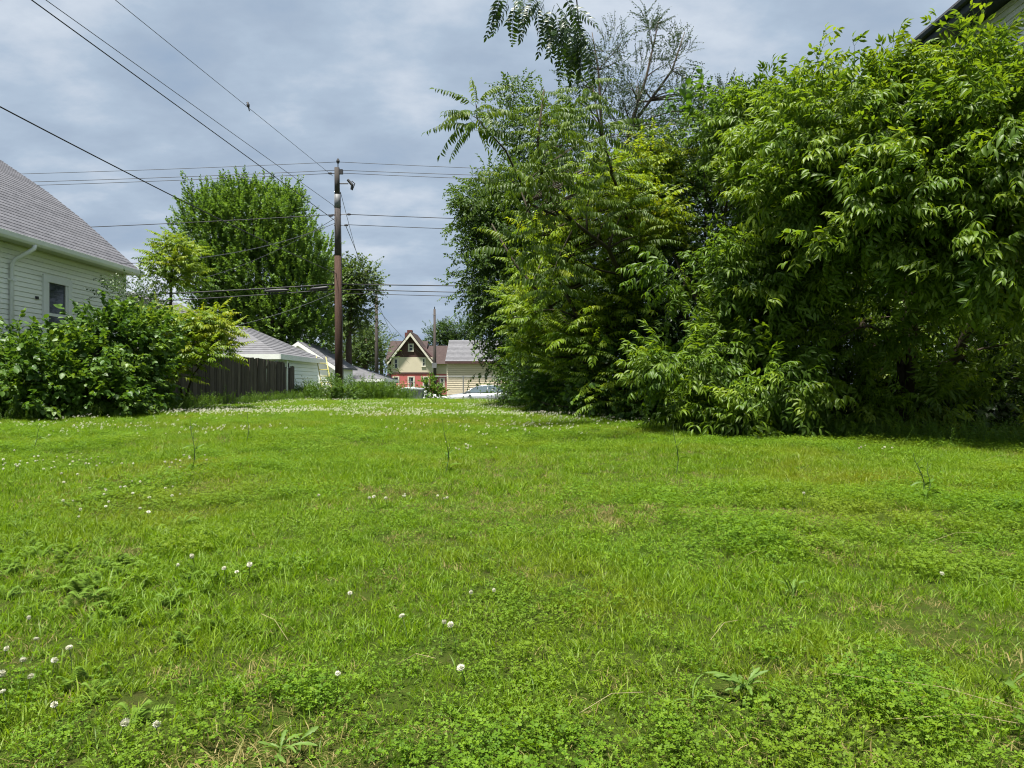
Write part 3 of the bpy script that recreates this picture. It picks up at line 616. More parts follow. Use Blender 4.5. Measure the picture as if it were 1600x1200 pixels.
wire(px(LX, 372), px(525, 335), .3, .014, 'dark line reaching the tall pole through the maple crown')
wire(px(545, 335), px(2300, 350), .35, .014, 'fourth line from the top, right of the tall pole')
wire(px(541, 351), px(2300, 370), .35, .012, 'thin line just below the fourth, right of the tall pole')
wire(px(LX, 470), px(526, 444), .4, .024, 'thick black communication cable crossing in front of the maple')
wire(px(LX, 480), px(526, 452), .5, .018, 'thin black cable hanging under the thick communication cable')
wire(px(532, 444), px(2300, 425), .3, .020, 'upper thick cable running right from the middle of the tall pole')
wire(px(532, 452), px(2300, 452), .3, .016, 'middle low cable running right from the tall pole')
wire(px(532, 458), px(2300, 462), .3, .012, 'lowest cable running right from the tall pole')
m = MB(); a, b = px(484, 452), px(514, 449); m.tube([a, a.lerp(b, .12), a.lerp(b, .88), b], [.02, .06, .06, .02], 9)
tag(m.build('splice_case', M['iron'], None, True, origin=a), 'black splice case hanging on the cable beside the tall pole', 'splice case')
m = MB(); a, b = px(412, 455), px(452, 453); m.tube([a, a.lerp(b, .1), a.lerp(b, .3), a.lerp(b, .7), a.lerp(b, .9), b], [.02, .04, .06, .06, .04, .02], 9)
tag(m.build('splice_case', M['iron'], None, True, origin=a), 'long black splice case on the cable in front of the maple', 'splice case')
# service drops that come towards the street and fall away to the far houses
wire(px(524, 345), P(-330, -276, 9), .0, .012, 'heavy line slanting from the tall pole to the upper left sky')
wire(px(524, 323), P(-330, -287, 9), .0, .008, 'thin line slanting up beside the heavy one', 'wire_grey')
wire(px(520, 275), P(-200, -308, 9), .0, .007, 'thin slanting line with a bird perched on it', 'wire_grey')
wire(px(527, 428), P(-160, 82, 10.5), .12, .013, 'twisted service cable sagging over the white house and maple')
wire(px(525, 348), P(180, 412, 18.5), .35, .010, 'pale service wire dipping behind the slender sapling', 'wire_grey')
wire(px(525, 340), P(225, 452, 30.0), .5, .010, 'thin service wire dropping to the grey roofed house', 'wire_grey')
wire(px(527, 455), P(355, 512, 24.5), .12, .009, 'thin service wire dropping to the garage roof', 'wire_grey')
wire(px(532, 300), P(606, 560, 112), .6, .010, 'thin wire falling steeply right from the tall pole', 'wire_grey')
wire(px(540, 352), P(640, 568, 114), .8, .012, 'thin wire falling from the tall pole to the red house', 'wire_grey')
wire(P(588, 480, 60), P(672, 560, 112), .6, .018, 'wire from the slim left pole to the red house gable')
def bird():
    a, b = px(520, 275), P(-200, -308, 9)
    best = min((a.lerp(b, i/4000) for i in range(4000)), key=lambda p: abs((p.x/p.y*F+800)-388))
    m = MB(); q = best+Vector((0, 0, .012))
    m.tube([q+Vector((.03, 0, -.11)), q+Vector((.012, 0, -.02)), q+Vector((0, 0, .02)), q+Vector((-.008, 0, .075)), q+Vector((-.012, 0, .10)), q+Vector((-.02, 0, .125)), q+Vector((-.024, 0, .148))], [.012, .018, .040, .044, .026, .030, .008], 9)
    m.tube([q+Vector((-.04, 0, .13)), q+Vector((-.068, 0, .125))], [.008, .002], 5)
    tag(m.build('bird', M['iron'], None, True, origin=best), 'small dark bird perched on the slanting wire', 'bird')
bird()

# ------------------------------------------------------------------ foliage engine
def Rm(yaw, pitch, roll):
    cy, sy = math.cos(yaw), math.sin(yaw); cp, sp = math.cos(pitch), math.sin(pitch); cr, sr = math.cos(roll), math.sin(roll)
    return np.array([[cy, -sy, 0], [sy, cy, 0], [0, 0, 1]]) @ np.array([[cp, 0, sp], [0, 1, 0], [-sp, 0, cp]]) @ np.array([[1, 0, 0], [0, cr, -sr], [0, sr, cr]])
LEAF1 = (np.array([(0, 0, 0), (.42, .5, .10), (1, 0, -.14), (.42, -.5, .10), (.5, 0, 0.0)]), np.array([(0, 4, 1), (0, 3, 4), (1, 4, 2), (4, 3, 2)]))
LEAF2 = (np.array([(0, 0, 0), (.20, .38, .08), (.22, 0, .015), (.20, -.38, .08), (.55, .42, .07), (.58, 0, -.02), (.55, -.42, .07), (1, 0, -.20)]),
         np.array([(0, 2, 1), (0, 3, 2), (1, 2, 5), (1, 5, 4), (2, 3, 6), (2, 6, 5), (4, 5, 7), (5, 6, 7)]))
ROUND = (np.array([(0, 0, 0), (-.04, .28, .05), (.28, .50, .09), (.66, .40, .05), (1, 0, -.12), (.66, -.40, .05), (.28, -.50, .09), (-.04, -.28, .05), (.42, 0, -.01)]),
         np.array([(0, 8, 1), (1, 8, 2), (2, 8, 3), (3, 8, 4), (4, 8, 5), (5, 8, 6), (6, 8, 7), (7, 8, 0)]))
class Tpl:
    def __init__(s): s.V = []; s.Fc = []; s.T = []; s.n = 0
    def leaf(s, shape, L, Wd, R, loc, tint):
        V = shape[0]*np.array([L, Wd, L]); V = V @ R.T + np.asarray(loc)
        s.V.append(V); s.Fc.append(shape[1]+s.n); s.T.append(np.full(len(V), tint)); s.n += len(V)
    def stem(s, pts, w, tint=0.35):
        pts = np.asarray(pts, float); n = len(pts); V = []
        for i, p in enumerate(pts):
            ww = w*(1-.6*i/(n-1)); V += [p+(0, ww, 0), p+(0, -ww*.5, ww*.87), p+(0, -ww*.5, -ww*.87)]
        Fc = []
        for i in range(n-1):
            for k in range(3):
                a, b = 3*i+k, 3*i+(k+1) % 3; Fc += [(a, b, b+3), (a, b+3, a+3)]
        s.V.append(np.array(V)); s.Fc.append(np.array(Fc)+s.n); s.T.append(np.full(len(V), tint)); s.n += len(V)
    def done(s): s.V = np.concatenate(s.V); s.Fc = np.concatenate(s.Fc); s.T = np.concatenate(s.T); return s
def frond(R, pairs, L, Wd, arch, hang, shape=LEAF1, r=rng, base=None, tp=None, tint=None, stemw=.0035, s0=.18):
    """one compound leaf along +x from the origin; base: (Rotation, location) when it sits on a shoot"""
    own = tp is None; tp = tp or Tpl(); B, o = base if base else (np.eye(3), np.zeros(3)); t0 = r.random() if tint is None else tint
    c = lambda s: np.array([R*s*(1-.12*arch*s), 0, R*(.16*s-arch*s*s)])
    tp.stem([B@c(q)+o for q in (0, .33, .66, .97)], stemw)
    for i in range(pairs):
        s = s0+(.96-s0)*i/max(1, pairs-1) if pairs > 1 else .5
        sc = (.72+.36*math.sin(math.pi*min(1, s+.12)**1.1))*r.uniform(.88, 1.1)
        pit = math.atan(-(.16-2*arch*s))
        for sd in (1, -1):
            A = Rm(0, pit, 0) @ Rm(sd*math.radians(72-30*s+r.normal(0, 7)), hang+r.normal(0, .16), sd*-.25+r.normal(0, .18))
            tp.leaf(shape, L*sc, Wd*sc, B@A, B@c(s)+o, np.clip(t0*.8+.1+r.normal(0, .07), 0, 1))
    A = Rm(r.normal(0, .15), math.atan(-(.16-2*arch))+.1, r.normal(0, .3)); tp.leaf(shape, L*.9, Wd*.9, B@A, B@c(1)+o, np.clip(t0*.8+.1, 0, 1))
    return tp.done() if own else tp
def boxelder_shoot(r=rng, leaves=4, L=.145):
    """a shoot with opposite pairs of drooping 3 to 5 parted leaves"""
    tp = Tpl(); ln = .42*r.uniform(.85, 1.15); t0 = r.random()
    c = lambda s: np.array([ln*s, .03*math.sin(4*s), ln*(.25*s-.35*s*s)])
    tp.stem([c(q) for q in (0, .3, .6, 1)], .0045)
    for i in range(leaves):
        s = .15+.85*i/(leaves-1); last = i == leaves-1
        for sd in (1, -1):
            B = Rm(sd*math.radians(r.uniform(45, 85)*(1-.45*s)), r.uniform(-.1, .5), sd*-.2+r.normal(0, .25))
            frond(.16*r.uniform(.8, 1.15)*(1-.3*s), 1 if r.random() < .3 else 2, L*r.uniform(.85, 1.15)*(1-.25*s), .044*r.uniform(.85, 1.15)*(1-.2*s), .35, r.uniform(.35, .8), LEAF2, r, (B, c(s)), tp, np.clip(t0*.7+.3*s+r.normal(0, .06), 0, 1), .0022, .62)
    return tp.done()
def simple_shoot(ln, n, L, Wd, shape=LEAF1, r=rng, droop=.3, spread=60, arch=.25):
    tp = Tpl(); t0 = r.random(); c = lambda s: np.array([ln*s, .04*ln*math.sin(5*s), ln*(.2*s-arch*s*s)])
    tp.stem([c(q) for q in (0, .4, .75, 1)], .004*ln/.3)
    for i in range(n):
        s = .1+.9*i/(n-1); sd = 1 if i % 2 else -1
        A = Rm(sd*math.radians(r.uniform(.5, 1.2)*spread*(1-.6*(i == n-1))), r.normal(droop, .3), r.normal(0, .5))
        q = r.uniform(.7, 1.15); tp.leaf(shape, L*q, Wd*q, A, c(s)+r.normal(0, .012, 3), np.clip(t0*.75+.12+r.normal(0, .1), 0, 1))
    return tp.done()

def tri_mesh(name, V, T, mat, tint=None):
    me = bpy.data.meshes.new(name); me.vertices.add(len(V)); me.vertices.foreach_set('co', np.ascontiguousarray(V, dtype=np.float32).ravel())
    n = len(T); me.loops.add(n*3); me.polygons.add(n)
    me.loops.foreach_set('vertex_index', np.ascontiguousarray(T, dtype=np.int32).ravel())
    me.polygons.foreach_set('loop_start', np.arange(0, n*3, 3, dtype=np.int32)); me.polygons.foreach_set('loop_total', np.full(n, 3, dtype=np.int32))
    if tint is not None:
        a = me.attributes.new('tint', 'FLOAT', 'POINT'); a.data.foreach_set('value', np.ascontiguousarray(tint, dtype=np.float32))
    me.materials.append(mat); me.update(calc_edges=True); me.validate(); return me
def joined(name, tpls, which, mats4, mat, tints, origin, parent=None):
    VV, TT, CC, off = [], [], [], 0
    for k, tp in enumerate(tpls):
        idx = np.nonzero(which == k)[0]
        if not len(idx): continue
        A = mats4[idx]; V = np.einsum('nij,vj->nvi', A[:, :3, :3], tp.V)+A[:, None, :3, 3]-np.asarray(origin)[None, None, :]
        m = len(tp.V); TT.append((tp.Fc[None]+(off+np.arange(len(idx))*m)[:, None, None]).reshape(-1, 3)); off += m*len(idx)
        VV.append(V.reshape(-1, 3)); CC.append(np.clip(tp.T[None]*.6+tints[idx][:, None]*.4, 0, 1).ravel())
    me = tri_mesh(name, np.concatenate(VV), np.concatenate(TT), mat, np.concatenate(CC))
    o = bpy.data.objects.new(name, me); COL.objects.link(o)
    if parent is not None: o.parent = parent
    else: o.location = origin
    return o
def frame_from(fwd, up, roll, loc, scale):
    """batch of 4x4s; fwd, up: (n,3)"""
    f = fwd/np.linalg.norm(fwd, axis=1, keepdims=True); y = np.cross(up, f); ny = np.linalg.norm(y, axis=1, keepdims=True)
    y = np.where(ny > 1e-4, y/np.maximum(ny, 1e-6), np.array([0, 1, 0])); z = np.cross(f, y)
    c, s = np.cos(roll)[:, None], np.sin(roll)[:, None]; y2 = y*c+z*s; z2 = np.cross(f, y2)
    A = np.zeros((len(f), 4, 4)); A[:, :3, 0] = f*scale[:, None]; A[:, :3, 1] = y2*scale[:, None]; A[:, :3, 2] = z2*scale[:, None]; A[:, :3, 3] = loc; A[:, 3, 3] = 1
    return A
def scatter_crown(lobes, n, r, upb=.2, rnd=.5, clump=6, csig=.22, shell=.62, smin=.8, smax=1.2, cut=None):
    """sprays in clumps through the outer part of ellipsoid lobes (cx,cy,cz,rx,ry,rz[,weight])"""
    Lb = np.array([l[:6] for l in lobes], float); w = np.array([(l[3]*l[4]*l[5])**(2/3)*(l[6] if len(l) > 6 else 1) for l in lobes]); w /= w.sum()
    nc = max(1, n//clump); li = r.choice(len(lobes), nc, p=w)
    d = r.normal(size=(nc, 3)); d /= np.linalg.norm(d, axis=1, keepdims=True)
    rad = shell+(1-shell)*np.sqrt(r.random(nc)); rad = np.where(r.random(nc) < .22, r.random(nc)*shell, rad)
    cc = Lb[li, :3]+d*Lb[li, 3:6]*rad[:, None]
    k = np.repeat(np.arange(nc), clump); sg = csig*np.minimum(1, Lb[li][k, 3:6].min(axis=1))
    pos = cc[k]+r.normal(size=(len(k), 3))*sg[:, None]
    out = (pos-Lb[li][k, :3])/Lb[li][k, 3:6]; rr = np.linalg.norm(out, axis=1); outn = out/np.maximum(rr[:, None], 1e-6)
    tint = np.clip(r.normal(.47, .26, nc)[k]+r.normal(0, .14, len(k)), 0, 1)
    fwd = outn+np.array([0, 0, upb])+r.normal(size=pos.shape)*rnd
    keep = pos[:, 2] > gz(pos[:, 0], pos[:, 1])+.05
    if cut is not None: keep &= cut(pos)
    pos, fwd, tint, rr, outn = pos[keep], fwd[keep], tint[keep], rr[keep], outn[keep]
    up = np.tile(np.array([0, 0, 1.0]), (len(pos), 1))+r.normal(size=pos.shape)*.25
    A = frame_from(fwd, up, r.normal(0, .35, len(pos)), pos, r.uniform(smin, smax, len(pos)))
    return A, tint, rr, outn, cc
def limb(m, a, b, r0, r1, r, bend=.15, n=5, sides=6):
    a = Vector(a); b = Vector(b); L = (b-a).length; off = Vector(r.normal(0, 1, 3))*L*bend*.5; off.z += L*bend*.5
    m.tube([a.lerp(b, i/n)+off*math.sin(math.pi*i/n) for i in range(n+1)], [r0+(r1-r0)*(i/n)**.8 for i in range(n+1)], sides)
def plant(name, label, cat, base, trunk, lobes, tpls, n, mat, bark, single=0, single_name='leaf_spray', group=None, limbs=14, twig=.012, seed=1, foliage='crown', **kw):
    """trunk: list of stems, each a list of (x,y,z,r); limbs run from the stems out to clumps; `single` sprays nearest the eye are objects of their own"""
    r = np.random.default_rng(seed); base = Vector(base); h = thing(name, base, label, cat, group)
    A, tint, rr, outn, cc = scatter_crown(lobes, n, r, **kw)
    m = MB(); joints = []
    for st in trunk:
        m.tube([Vector(p[:3]) for p in st], [p[3] for p in st], 8)
        for i, p in enumerate(st[1:], 1):
            for f in (.5, 1.0): joints.append((Vector(st[i-1][:3]).lerp(Vector(p[:3]), f), st[i-1][3]*(1-f)+p[3]*f))
    for j in r.permutation(len(cc))[:limbs]:
        e = Vector(cc[j])
        if e.z < G(e.x, e.y)+.25: continue
        s = min(joints, key=lambda q: (q[0]-e).length + (1.0 if q[0].z > e.z else 0))
        limb(m, s[0], e, min(s[1]*.6, .05+.01*(e-s[0]).length), twig*.5, r)
    m.build('trunk', bark, h, True)
    which = r.integers(0, len(tpls), len(A)); sel = np.zeros(len(A), bool)
    if single:
        pos = A[:, :3, 3]; tocam = np.array([0, 0, EYE])-pos; dist = np.linalg.norm(tocam, axis=1); tocam /= dist[:, None]
        sx = pos[:, 0]/pos[:, 1]*F+800; sy = 600-(pos[:, 2]-EYE)/pos[:, 1]*F
        score = (outn*tocam).sum(1)*1.0+rr*.8+outn[:, 2]*.35-dist*.12+r.random(len(A))*.35-5*((sx < 0) | (sx > 1600) | (sy < 0) | (sy > 720))
        sel[np.argsort(-score)[:single]] = True
        protos = []
        for k, tp in enumerate(tpls):
            for q in range(3):
                protos.append(tri_mesh(single_name, tp.V, tp.Fc, mat, np.clip(tp.T*.6+.4*(.2+.3*q), 0, 1)))
        for i in np.nonzero(sel)[0]:
            o = bpy.data.objects.new(single_name, protos[which[i]*3+min(2, int(tint[i]*3))]); COL.objects.link(o); o.parent = h
            o.matrix_basis = Matrix.Translation(-base) @ Matrix(A[i].tolist())
    if (~sel).any():
        c = joined(foliage, tpls, which[~sel], A[~sel], mat, tint[~sel], base, h); c['kind'] = 'stuff'
    return h

def star_plant(name, label, cat, base, trunk, tips, tpls, mat, bark, per=9, single=250, seed=1, smin=.8, smax=1.1, jitter=.05, group=None, elev=(-.15, .75)):
    """long stems that end in whorls of arching fronds (tree of heaven, sumac)"""
    r = np.random.default_rng(seed); base = Vector(base); h = thing(name, base, label, cat, group); m = MB(); joints = []
    for st in trunk:
        m.tube([Vector(p[:3]) for p in st], [p[3] for p in st], 8)
        for i, p in enumerate(st[1:], 1):
            for f in (.34, .67, 1.0): joints.append((Vector(st[i-1][:3]).lerp(Vector(p[:3]), f), st[i-1][3]*(1-f)+p[3]*f))
    P_, F_, U_, S_, Tn = [], [], [], [], []
    for (x, y, Y) in tips:
        e = P(x, y, Y)+Vector(r.normal(0, jitter, 3)); s = min(joints, key=lambda q: (q[0]-e).length+(1.2 if q[0].z > e.z else 0))
        if (s[0]-e).length > .05: limb(m, s[0], e, min(s[1]*.7, .03), .006, r, .12)
        k = max(3, int(r.normal(per, 1.5))); t = r.uniform(.1, .9); ph = r.uniform(0, 6.3); sc = r.uniform(smin, smax)
        for i in range(k):
            a = ph+i*2.399; el = elev[0]+(elev[1]-elev[0])*(i/(k-1))+r.normal(0, .12)
            P_.append(np.array(e)+np.array([math.cos(a), math.sin(a), 0])*.02-np.array([0, 0, .22*(1-i/(k-1))*sc])); F_.append((math.cos(a)*math.cos(el), math.sin(a)*math.cos(el), math.sin(el)))
            U_.append((0, 0, 1)); S_.append(sc*r.uniform(.8, 1.1)*(1 if i < k-3 else .75)); Tn.append(np.clip(t+r.normal(0, .15)+(.25 if i > k-4 else 0), 0, 1))
    m.build('trunk', bark, h, True)
    A = frame_from(np.array(F_), np.array(U_, float), r.normal(0, .25, len(P_)), np.array(P_), np.array(S_)); tint = np.array(Tn); which = r.integers(0, len(tpls), len(A))
    z_ok = A[:, 2, 3] > gz(A[:, 0, 3], A[:, 1, 3])+.05; A, tint, which = A[z_ok], tint[z_ok], which[z_ok]
    score = -A[:, 1, 3]+A[:, 2, 3]*.3+r.random(len(A))*.5; sel = np.zeros(len(A), bool); sel[np.argsort(-score)[:single]] = True
    protos = [[tri_mesh('frond', tp.V, tp.Fc, mat, np.clip(tp.T*.6+.4*(.1+.4*q), 0, 1)) for q in range(3)] for tp in tpls]
    for i in np.nonzero(sel)[0]:
        o = bpy.data.objects.new('frond', protos[which[i]][min(2, int(tint[i]*3))]); COL.objects.link(o); o.parent = h; o.matrix_basis = Matrix.Translation(-base) @ Matrix(A[i].tolist())
    if (~sel).any(): joined('crown', tpls, which[~sel], A[~sel], mat, tint[~sel], base, h)['kind'] = 'stuff'
    return h
def tips_in(boxes, seed):
    """tips spread over ellipses (px centre x, y, depth, half sizes in px, depth spread, count)"""
    r = np.random.default_rng(seed); out = []
    for (x, y, Y, sx, sy, sd, n) in boxes:
        for k in range(n):
            a = r.uniform(0, 6.3); q = math.sqrt(r.random()); out.append((x+q*sx*math.cos(a), y+q*sy*math.sin(a), Y+r.uniform(-sd, sd)))
    return out
r0 = np.random.default_rng(5)
T_BOX = [boxelder_shoot(r0) for _ in range(6)]
T_AIL = [frond(.72*q, 13, .125, .042, a, .85, LEAF2, r0) for q, a in ((1, .5), (1.1, .38), (.9, .65), (1.0, .58))]
T_SUM = [frond(.50*q, 9, .125, .046, a, .6, LEAF1, r0) for q, a in ((1, .35), (1.1, .25), (.9, .45), (1.0, .3))]
T_LOC = [frond(.44*q, 10, .075, .032, a, .25, LEAF2, r0) for q, a in ((1, .35), (1.1, .25), (.9, .45))]
T_MUL = [simple_shoot(.34, 10, .090, .070, ROUND, r0, .45, 65) for _ in range(5)]
T_DRK = [simple_shoot(.34, 13, .060, .034, LEAF1, r0, .25, 65) for _ in range(5)]
T_HAC = [simple_shoot(.40, 15, .080, .048, LEAF1, r0, .5, 60, .4) for _ in range(5)]
T_ELM = [simple_shoot(.5, 15, .055, .034, LEAF1, r0, .3, 60, .15) for _ in range(4)]
T_MAP = [simple_shoot(.60, 15, .135, .098, LEAF1, r0, .3, 48, .02) for _ in range(5)]
T_FAR = [simple_shoot(.7, 10, .17, .13, LEAF1, r0, .3, 60, .2) for _ in range(4)]
T_WEED = [simple_shoot(.45, 13, .07, .022, LEAF1, r0, .1, 50, .1) for _ in range(4)]
T_CAT = [simple_shoot(.42, 8, .115, .10, ROUND, r0, .5, 75, .05) for _ in range(2)]

# ------------------------------------------------------------------ trees and shrubs, right of the lawn
def bush_trunks(x, y, hs, r=.05, seed=0, lean=.5):
    q = np.random.default_rng(seed); z = G(x, y); out = []
    for h in hs:
        dx, dy = q.normal(0, lean, 2); out.append([(x+q.normal(0, .1), y+q.normal(0, .1), z-.1, r), (x+dx*.3, y+dy*.3, z+h*.45, r*.75), (x+dx*.8, y+dy*.8, z+h*.8, r*.5), (x+dx, y+dy, z+h, r*.25)])
    return out
def E(x, y, Y, rx, ry, rz, w=1):
    """ellipsoid lobe centred at a pixel and depth"""
    p = P(x, y, Y); return (p.x, p.y, p.z, rx, ry, rz, w)

# big boxelder at the right: its crown overhangs, the foot stays recessed
plant('boxelder_tree', 'large boxelder with drooping bright green leaves hiding the tall house', 'tree', (5.8, 10.4, G(5.8, 10.4)), bush_trunks(5.8, 10.4, (4.2, 4.0, 3.6, 3.2), .075, 3, 1.0),
      [E(1500, 255, 7.8, .95, .8, .6, 1.3), E(1340, 225, 8.6, .95, .9, .58, 1.3), E(1575, 235, 7.4, .6, .7, .55), E(1570, 360, 7.6, .8, .7, .6, 1.2), E(1400, 330, 8.2, 1.0, .8, .6, 1.2), E(1268, 62, 9.2, .30, .2, .05, .25), E(1400, 125, 8.6, .5, .5, .26, 1.2), E(1250, 200, 9.2, .6, .6, .4), E(1330, 150, 9.0, .3, .3, .15, .8), E(1545, 130, 7.8, .55, .5, .26), E(1480, 120, 8.2, .3, .3, .15, .8), E(1300, 310, 8.8, .7, .6, .4),
       E(1520, 590, 10.4, 1.6, .8, .9, .22), E(1360, 580, 10.4, 1.1, .8, .9, .22), E(1590, 470, 9.4, .9, .7, .8, .25), E(1450, 480, 10.8, 1.6, .9, 1.1, .25), E(1590, 640, 9.0, .8, .5, .35, .35), E(1470, 650, 9.2, .6, .4, .3, .4), E(1350, 530, 9.0, .35, .3, .16, .6), E(1300, 640, 9.4, .6, .4, .3, .4)],
      T_BOX, 2500, M['boxelder'], M['bark'], single=260, limbs=46, seed=21, upb=.15, clump=7, csig=.2)
plant('boxelder_tree', 'smaller boxelder reaching bright leafy branches out over the lawn edge', 'tree', (4.0, 12.0, G(4, 12)), bush_trunks(4.0, 12.0, (3.4, 2.8, 2.2), .06, 4, .8),
      [E(1095, 425, 9.6, .45, .45, .24), E(1075, 575, 9.4, .50, .45, .22, 1.4), E(1180, 600, 9.0, .6, .6, .38), E(1210, 430, 9.6, .6, .7, .38), E(1130, 645, 9.6, .5, .4, .2), E(1215, 320, 10.0, .5, .5, .3, .5), E(1200, 668, 8.9, .45, .4, .16), E(1230, 260, 10.4, .6, .7, .35), E(1185, 185, 10.6, .5, .5, .3), E(1150, 225, 11, .5, .5, .3), E(1150, 520, 9.8, .45, .5, .22)],
      T_BOX, 1150, M['boxelder'], M['bark'], single=180, limbs=26, seed=22, upb=.1, clump=7, csig=.18)
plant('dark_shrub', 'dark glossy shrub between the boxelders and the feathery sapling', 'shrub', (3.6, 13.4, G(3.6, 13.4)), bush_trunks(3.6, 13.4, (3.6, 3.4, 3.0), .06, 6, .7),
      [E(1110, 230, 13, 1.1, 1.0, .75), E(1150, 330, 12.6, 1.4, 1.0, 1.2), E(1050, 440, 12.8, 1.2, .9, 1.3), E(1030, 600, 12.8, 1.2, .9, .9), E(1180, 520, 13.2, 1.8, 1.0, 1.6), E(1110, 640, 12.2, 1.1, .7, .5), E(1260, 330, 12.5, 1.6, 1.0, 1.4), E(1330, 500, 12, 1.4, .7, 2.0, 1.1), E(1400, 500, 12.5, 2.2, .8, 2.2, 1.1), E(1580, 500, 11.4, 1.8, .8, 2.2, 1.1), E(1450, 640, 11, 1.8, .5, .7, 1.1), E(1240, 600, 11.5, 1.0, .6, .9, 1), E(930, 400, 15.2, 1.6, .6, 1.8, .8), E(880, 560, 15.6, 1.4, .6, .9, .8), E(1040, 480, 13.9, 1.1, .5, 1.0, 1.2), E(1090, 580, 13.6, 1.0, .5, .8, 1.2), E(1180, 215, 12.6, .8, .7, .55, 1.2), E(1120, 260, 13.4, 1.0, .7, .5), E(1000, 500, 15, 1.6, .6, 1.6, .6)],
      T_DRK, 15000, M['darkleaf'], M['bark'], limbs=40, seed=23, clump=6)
plant('dark_backing_shrubs', 'dense dark broad leaved shrubs added as backing to darken the hollows behind the boxelders', 'shrub', (5.0, 12.6, G(5, 12.6)), bush_trunks(5.0, 12.6, (2.6, 2.4, 2.2, 2.0), .06, 26, 1.0),
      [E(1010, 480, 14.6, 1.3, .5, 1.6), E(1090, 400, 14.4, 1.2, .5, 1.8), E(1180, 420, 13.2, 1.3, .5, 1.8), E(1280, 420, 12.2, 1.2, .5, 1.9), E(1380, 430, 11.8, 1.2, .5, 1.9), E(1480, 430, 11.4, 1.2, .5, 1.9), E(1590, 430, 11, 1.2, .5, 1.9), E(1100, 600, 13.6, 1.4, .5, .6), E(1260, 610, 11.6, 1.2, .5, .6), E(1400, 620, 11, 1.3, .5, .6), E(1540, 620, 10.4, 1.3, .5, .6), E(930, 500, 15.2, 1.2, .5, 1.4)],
      T_MUL, 3000, M['darkleaf'], M['bark'], limbs=30, seed=27, clump=5, csig=.4, shell=.1)  # backing layer added to close sky gaps and keep light out of the hollows
plant('grape_vine', 'pale large leaved vine shoot standing above the dark shrub', 'vine', (3.6, 13.0, G(3.6, 13)), [[(3.6, 13, 0, .02), (3.4, 12.6, 3, .015), P(1100, 190, 12).to_tuple()+(.010,), P(1098, 130, 12).to_tuple()+(.004,)]],
      [E(1098, 140, 12, .05, .08, .28), E(1110, 185, 12, .25, .2, .12), E(1050, 175, 12, .2, .2, .08)], T_CAT, 18, M['vine'], M['bark_green'], limbs=4, seed=24, clump=2, csig=.1, upb=1.2)
# tree of heaven leaning out to the left, its fronds each an object
def leaning_ailanthus():
    b = Vector((2.6, 14.0, G(2.6, 14)))
    t = [[(2.6, 14.0, 0, .055), (2.4, 13.4, 2.0, .045), P(950, 388, 11.2).to_tuple()+(.032,), P(900, 350, 10.6).to_tuple()+(.027,), P(850, 300, 10).to_tuple()+(.022,), P(840, 220, 9.8).to_tuple()+(.016,), P(850, 140, 9.7).to_tuple()+(.010,)],
         [P(900, 350, 10.6).to_tuple()+(.024,), P(830, 320, 9.9).to_tuple()+(.016,), P(790, 235, 9.3).to_tuple()+(.012,), P(745, 185, 9.0).to_tuple()+(.007,)],
         [(2.6, 14.0, 0, .05), (2.7, 13.6, 2.4, .04), P(975, 330, 12.2).to_tuple()+(.025,), P(940, 215, 11).to_tuple()+(.018,), P(925, 130, 10.9).to_tuple()+(.006,)]]
    star_plant('tree_of_heaven', 'tree of heaven leaning left with long arching feathery fronds', 'tree', b, t,
          [(742, 185, 9.0), (752, 170, 9.0), (865, 165, 9.8), (850, 215, 9.7), (885, 200, 10), (835, 265, 9.7), (870, 270, 10), (800, 290, 9.6), (905, 240, 10.4), (835, 325, 9.9), (880, 320, 10.2), (935, 205, 10.9), (955, 270, 11), (925, 300, 10.8), (800, 360, 10), (845, 380, 10.2), (985, 310, 11.2), (900, 160, 10.6), (890, 400, 10.6), (1000, 370, 11.4), (860, 440, 10.8), (940, 360, 11), (915, 130, 10.8)],
          T_AIL, M['ailanthus'], M['bark_green'], 11, 270, 31, .75, 1.0)
leaning_ailanthus()
star_plant('sumac_thicket', 'yellow green sumac thicket with feathery leaves in the middle of the overgrowth', 'shrub', (1.7, 13.6, G(1.7, 13.6)), bush_trunks(1.7, 13.6, (4.0, 3.6, 2.8, 2.2), .05, 8, .9),
      tips_in([(990, 285, 13, 90, 45, .6, 26), (930, 370, 12.8, 90, 60, .6, 26), (1020, 380, 12.8, 80, 60, .6, 22), (880, 470, 13.4, 70, 60, .6, 18), (960, 490, 12.8, 80, 60, .6, 20), (1060, 260, 13.2, 55, 40, .4, 16), (1010, 235, 13.2, 50, 25, .4, 10), (970, 290, 11.9, 55, 40, .3, 12), (1035, 330, 12, 40, 40, .3, 9), (905, 560, 13.2, 70, 45, .5, 14), (1000, 590, 12.4, 80, 40, .5, 16), (830, 440, 14.4, 50, 60, .5, 12), (850, 520, 14.4, 40, 50, .5, 8)], 3),
      T_SUM, M['sumac'], M['bark_green'], 10, 280, 32, .8, 1.15)
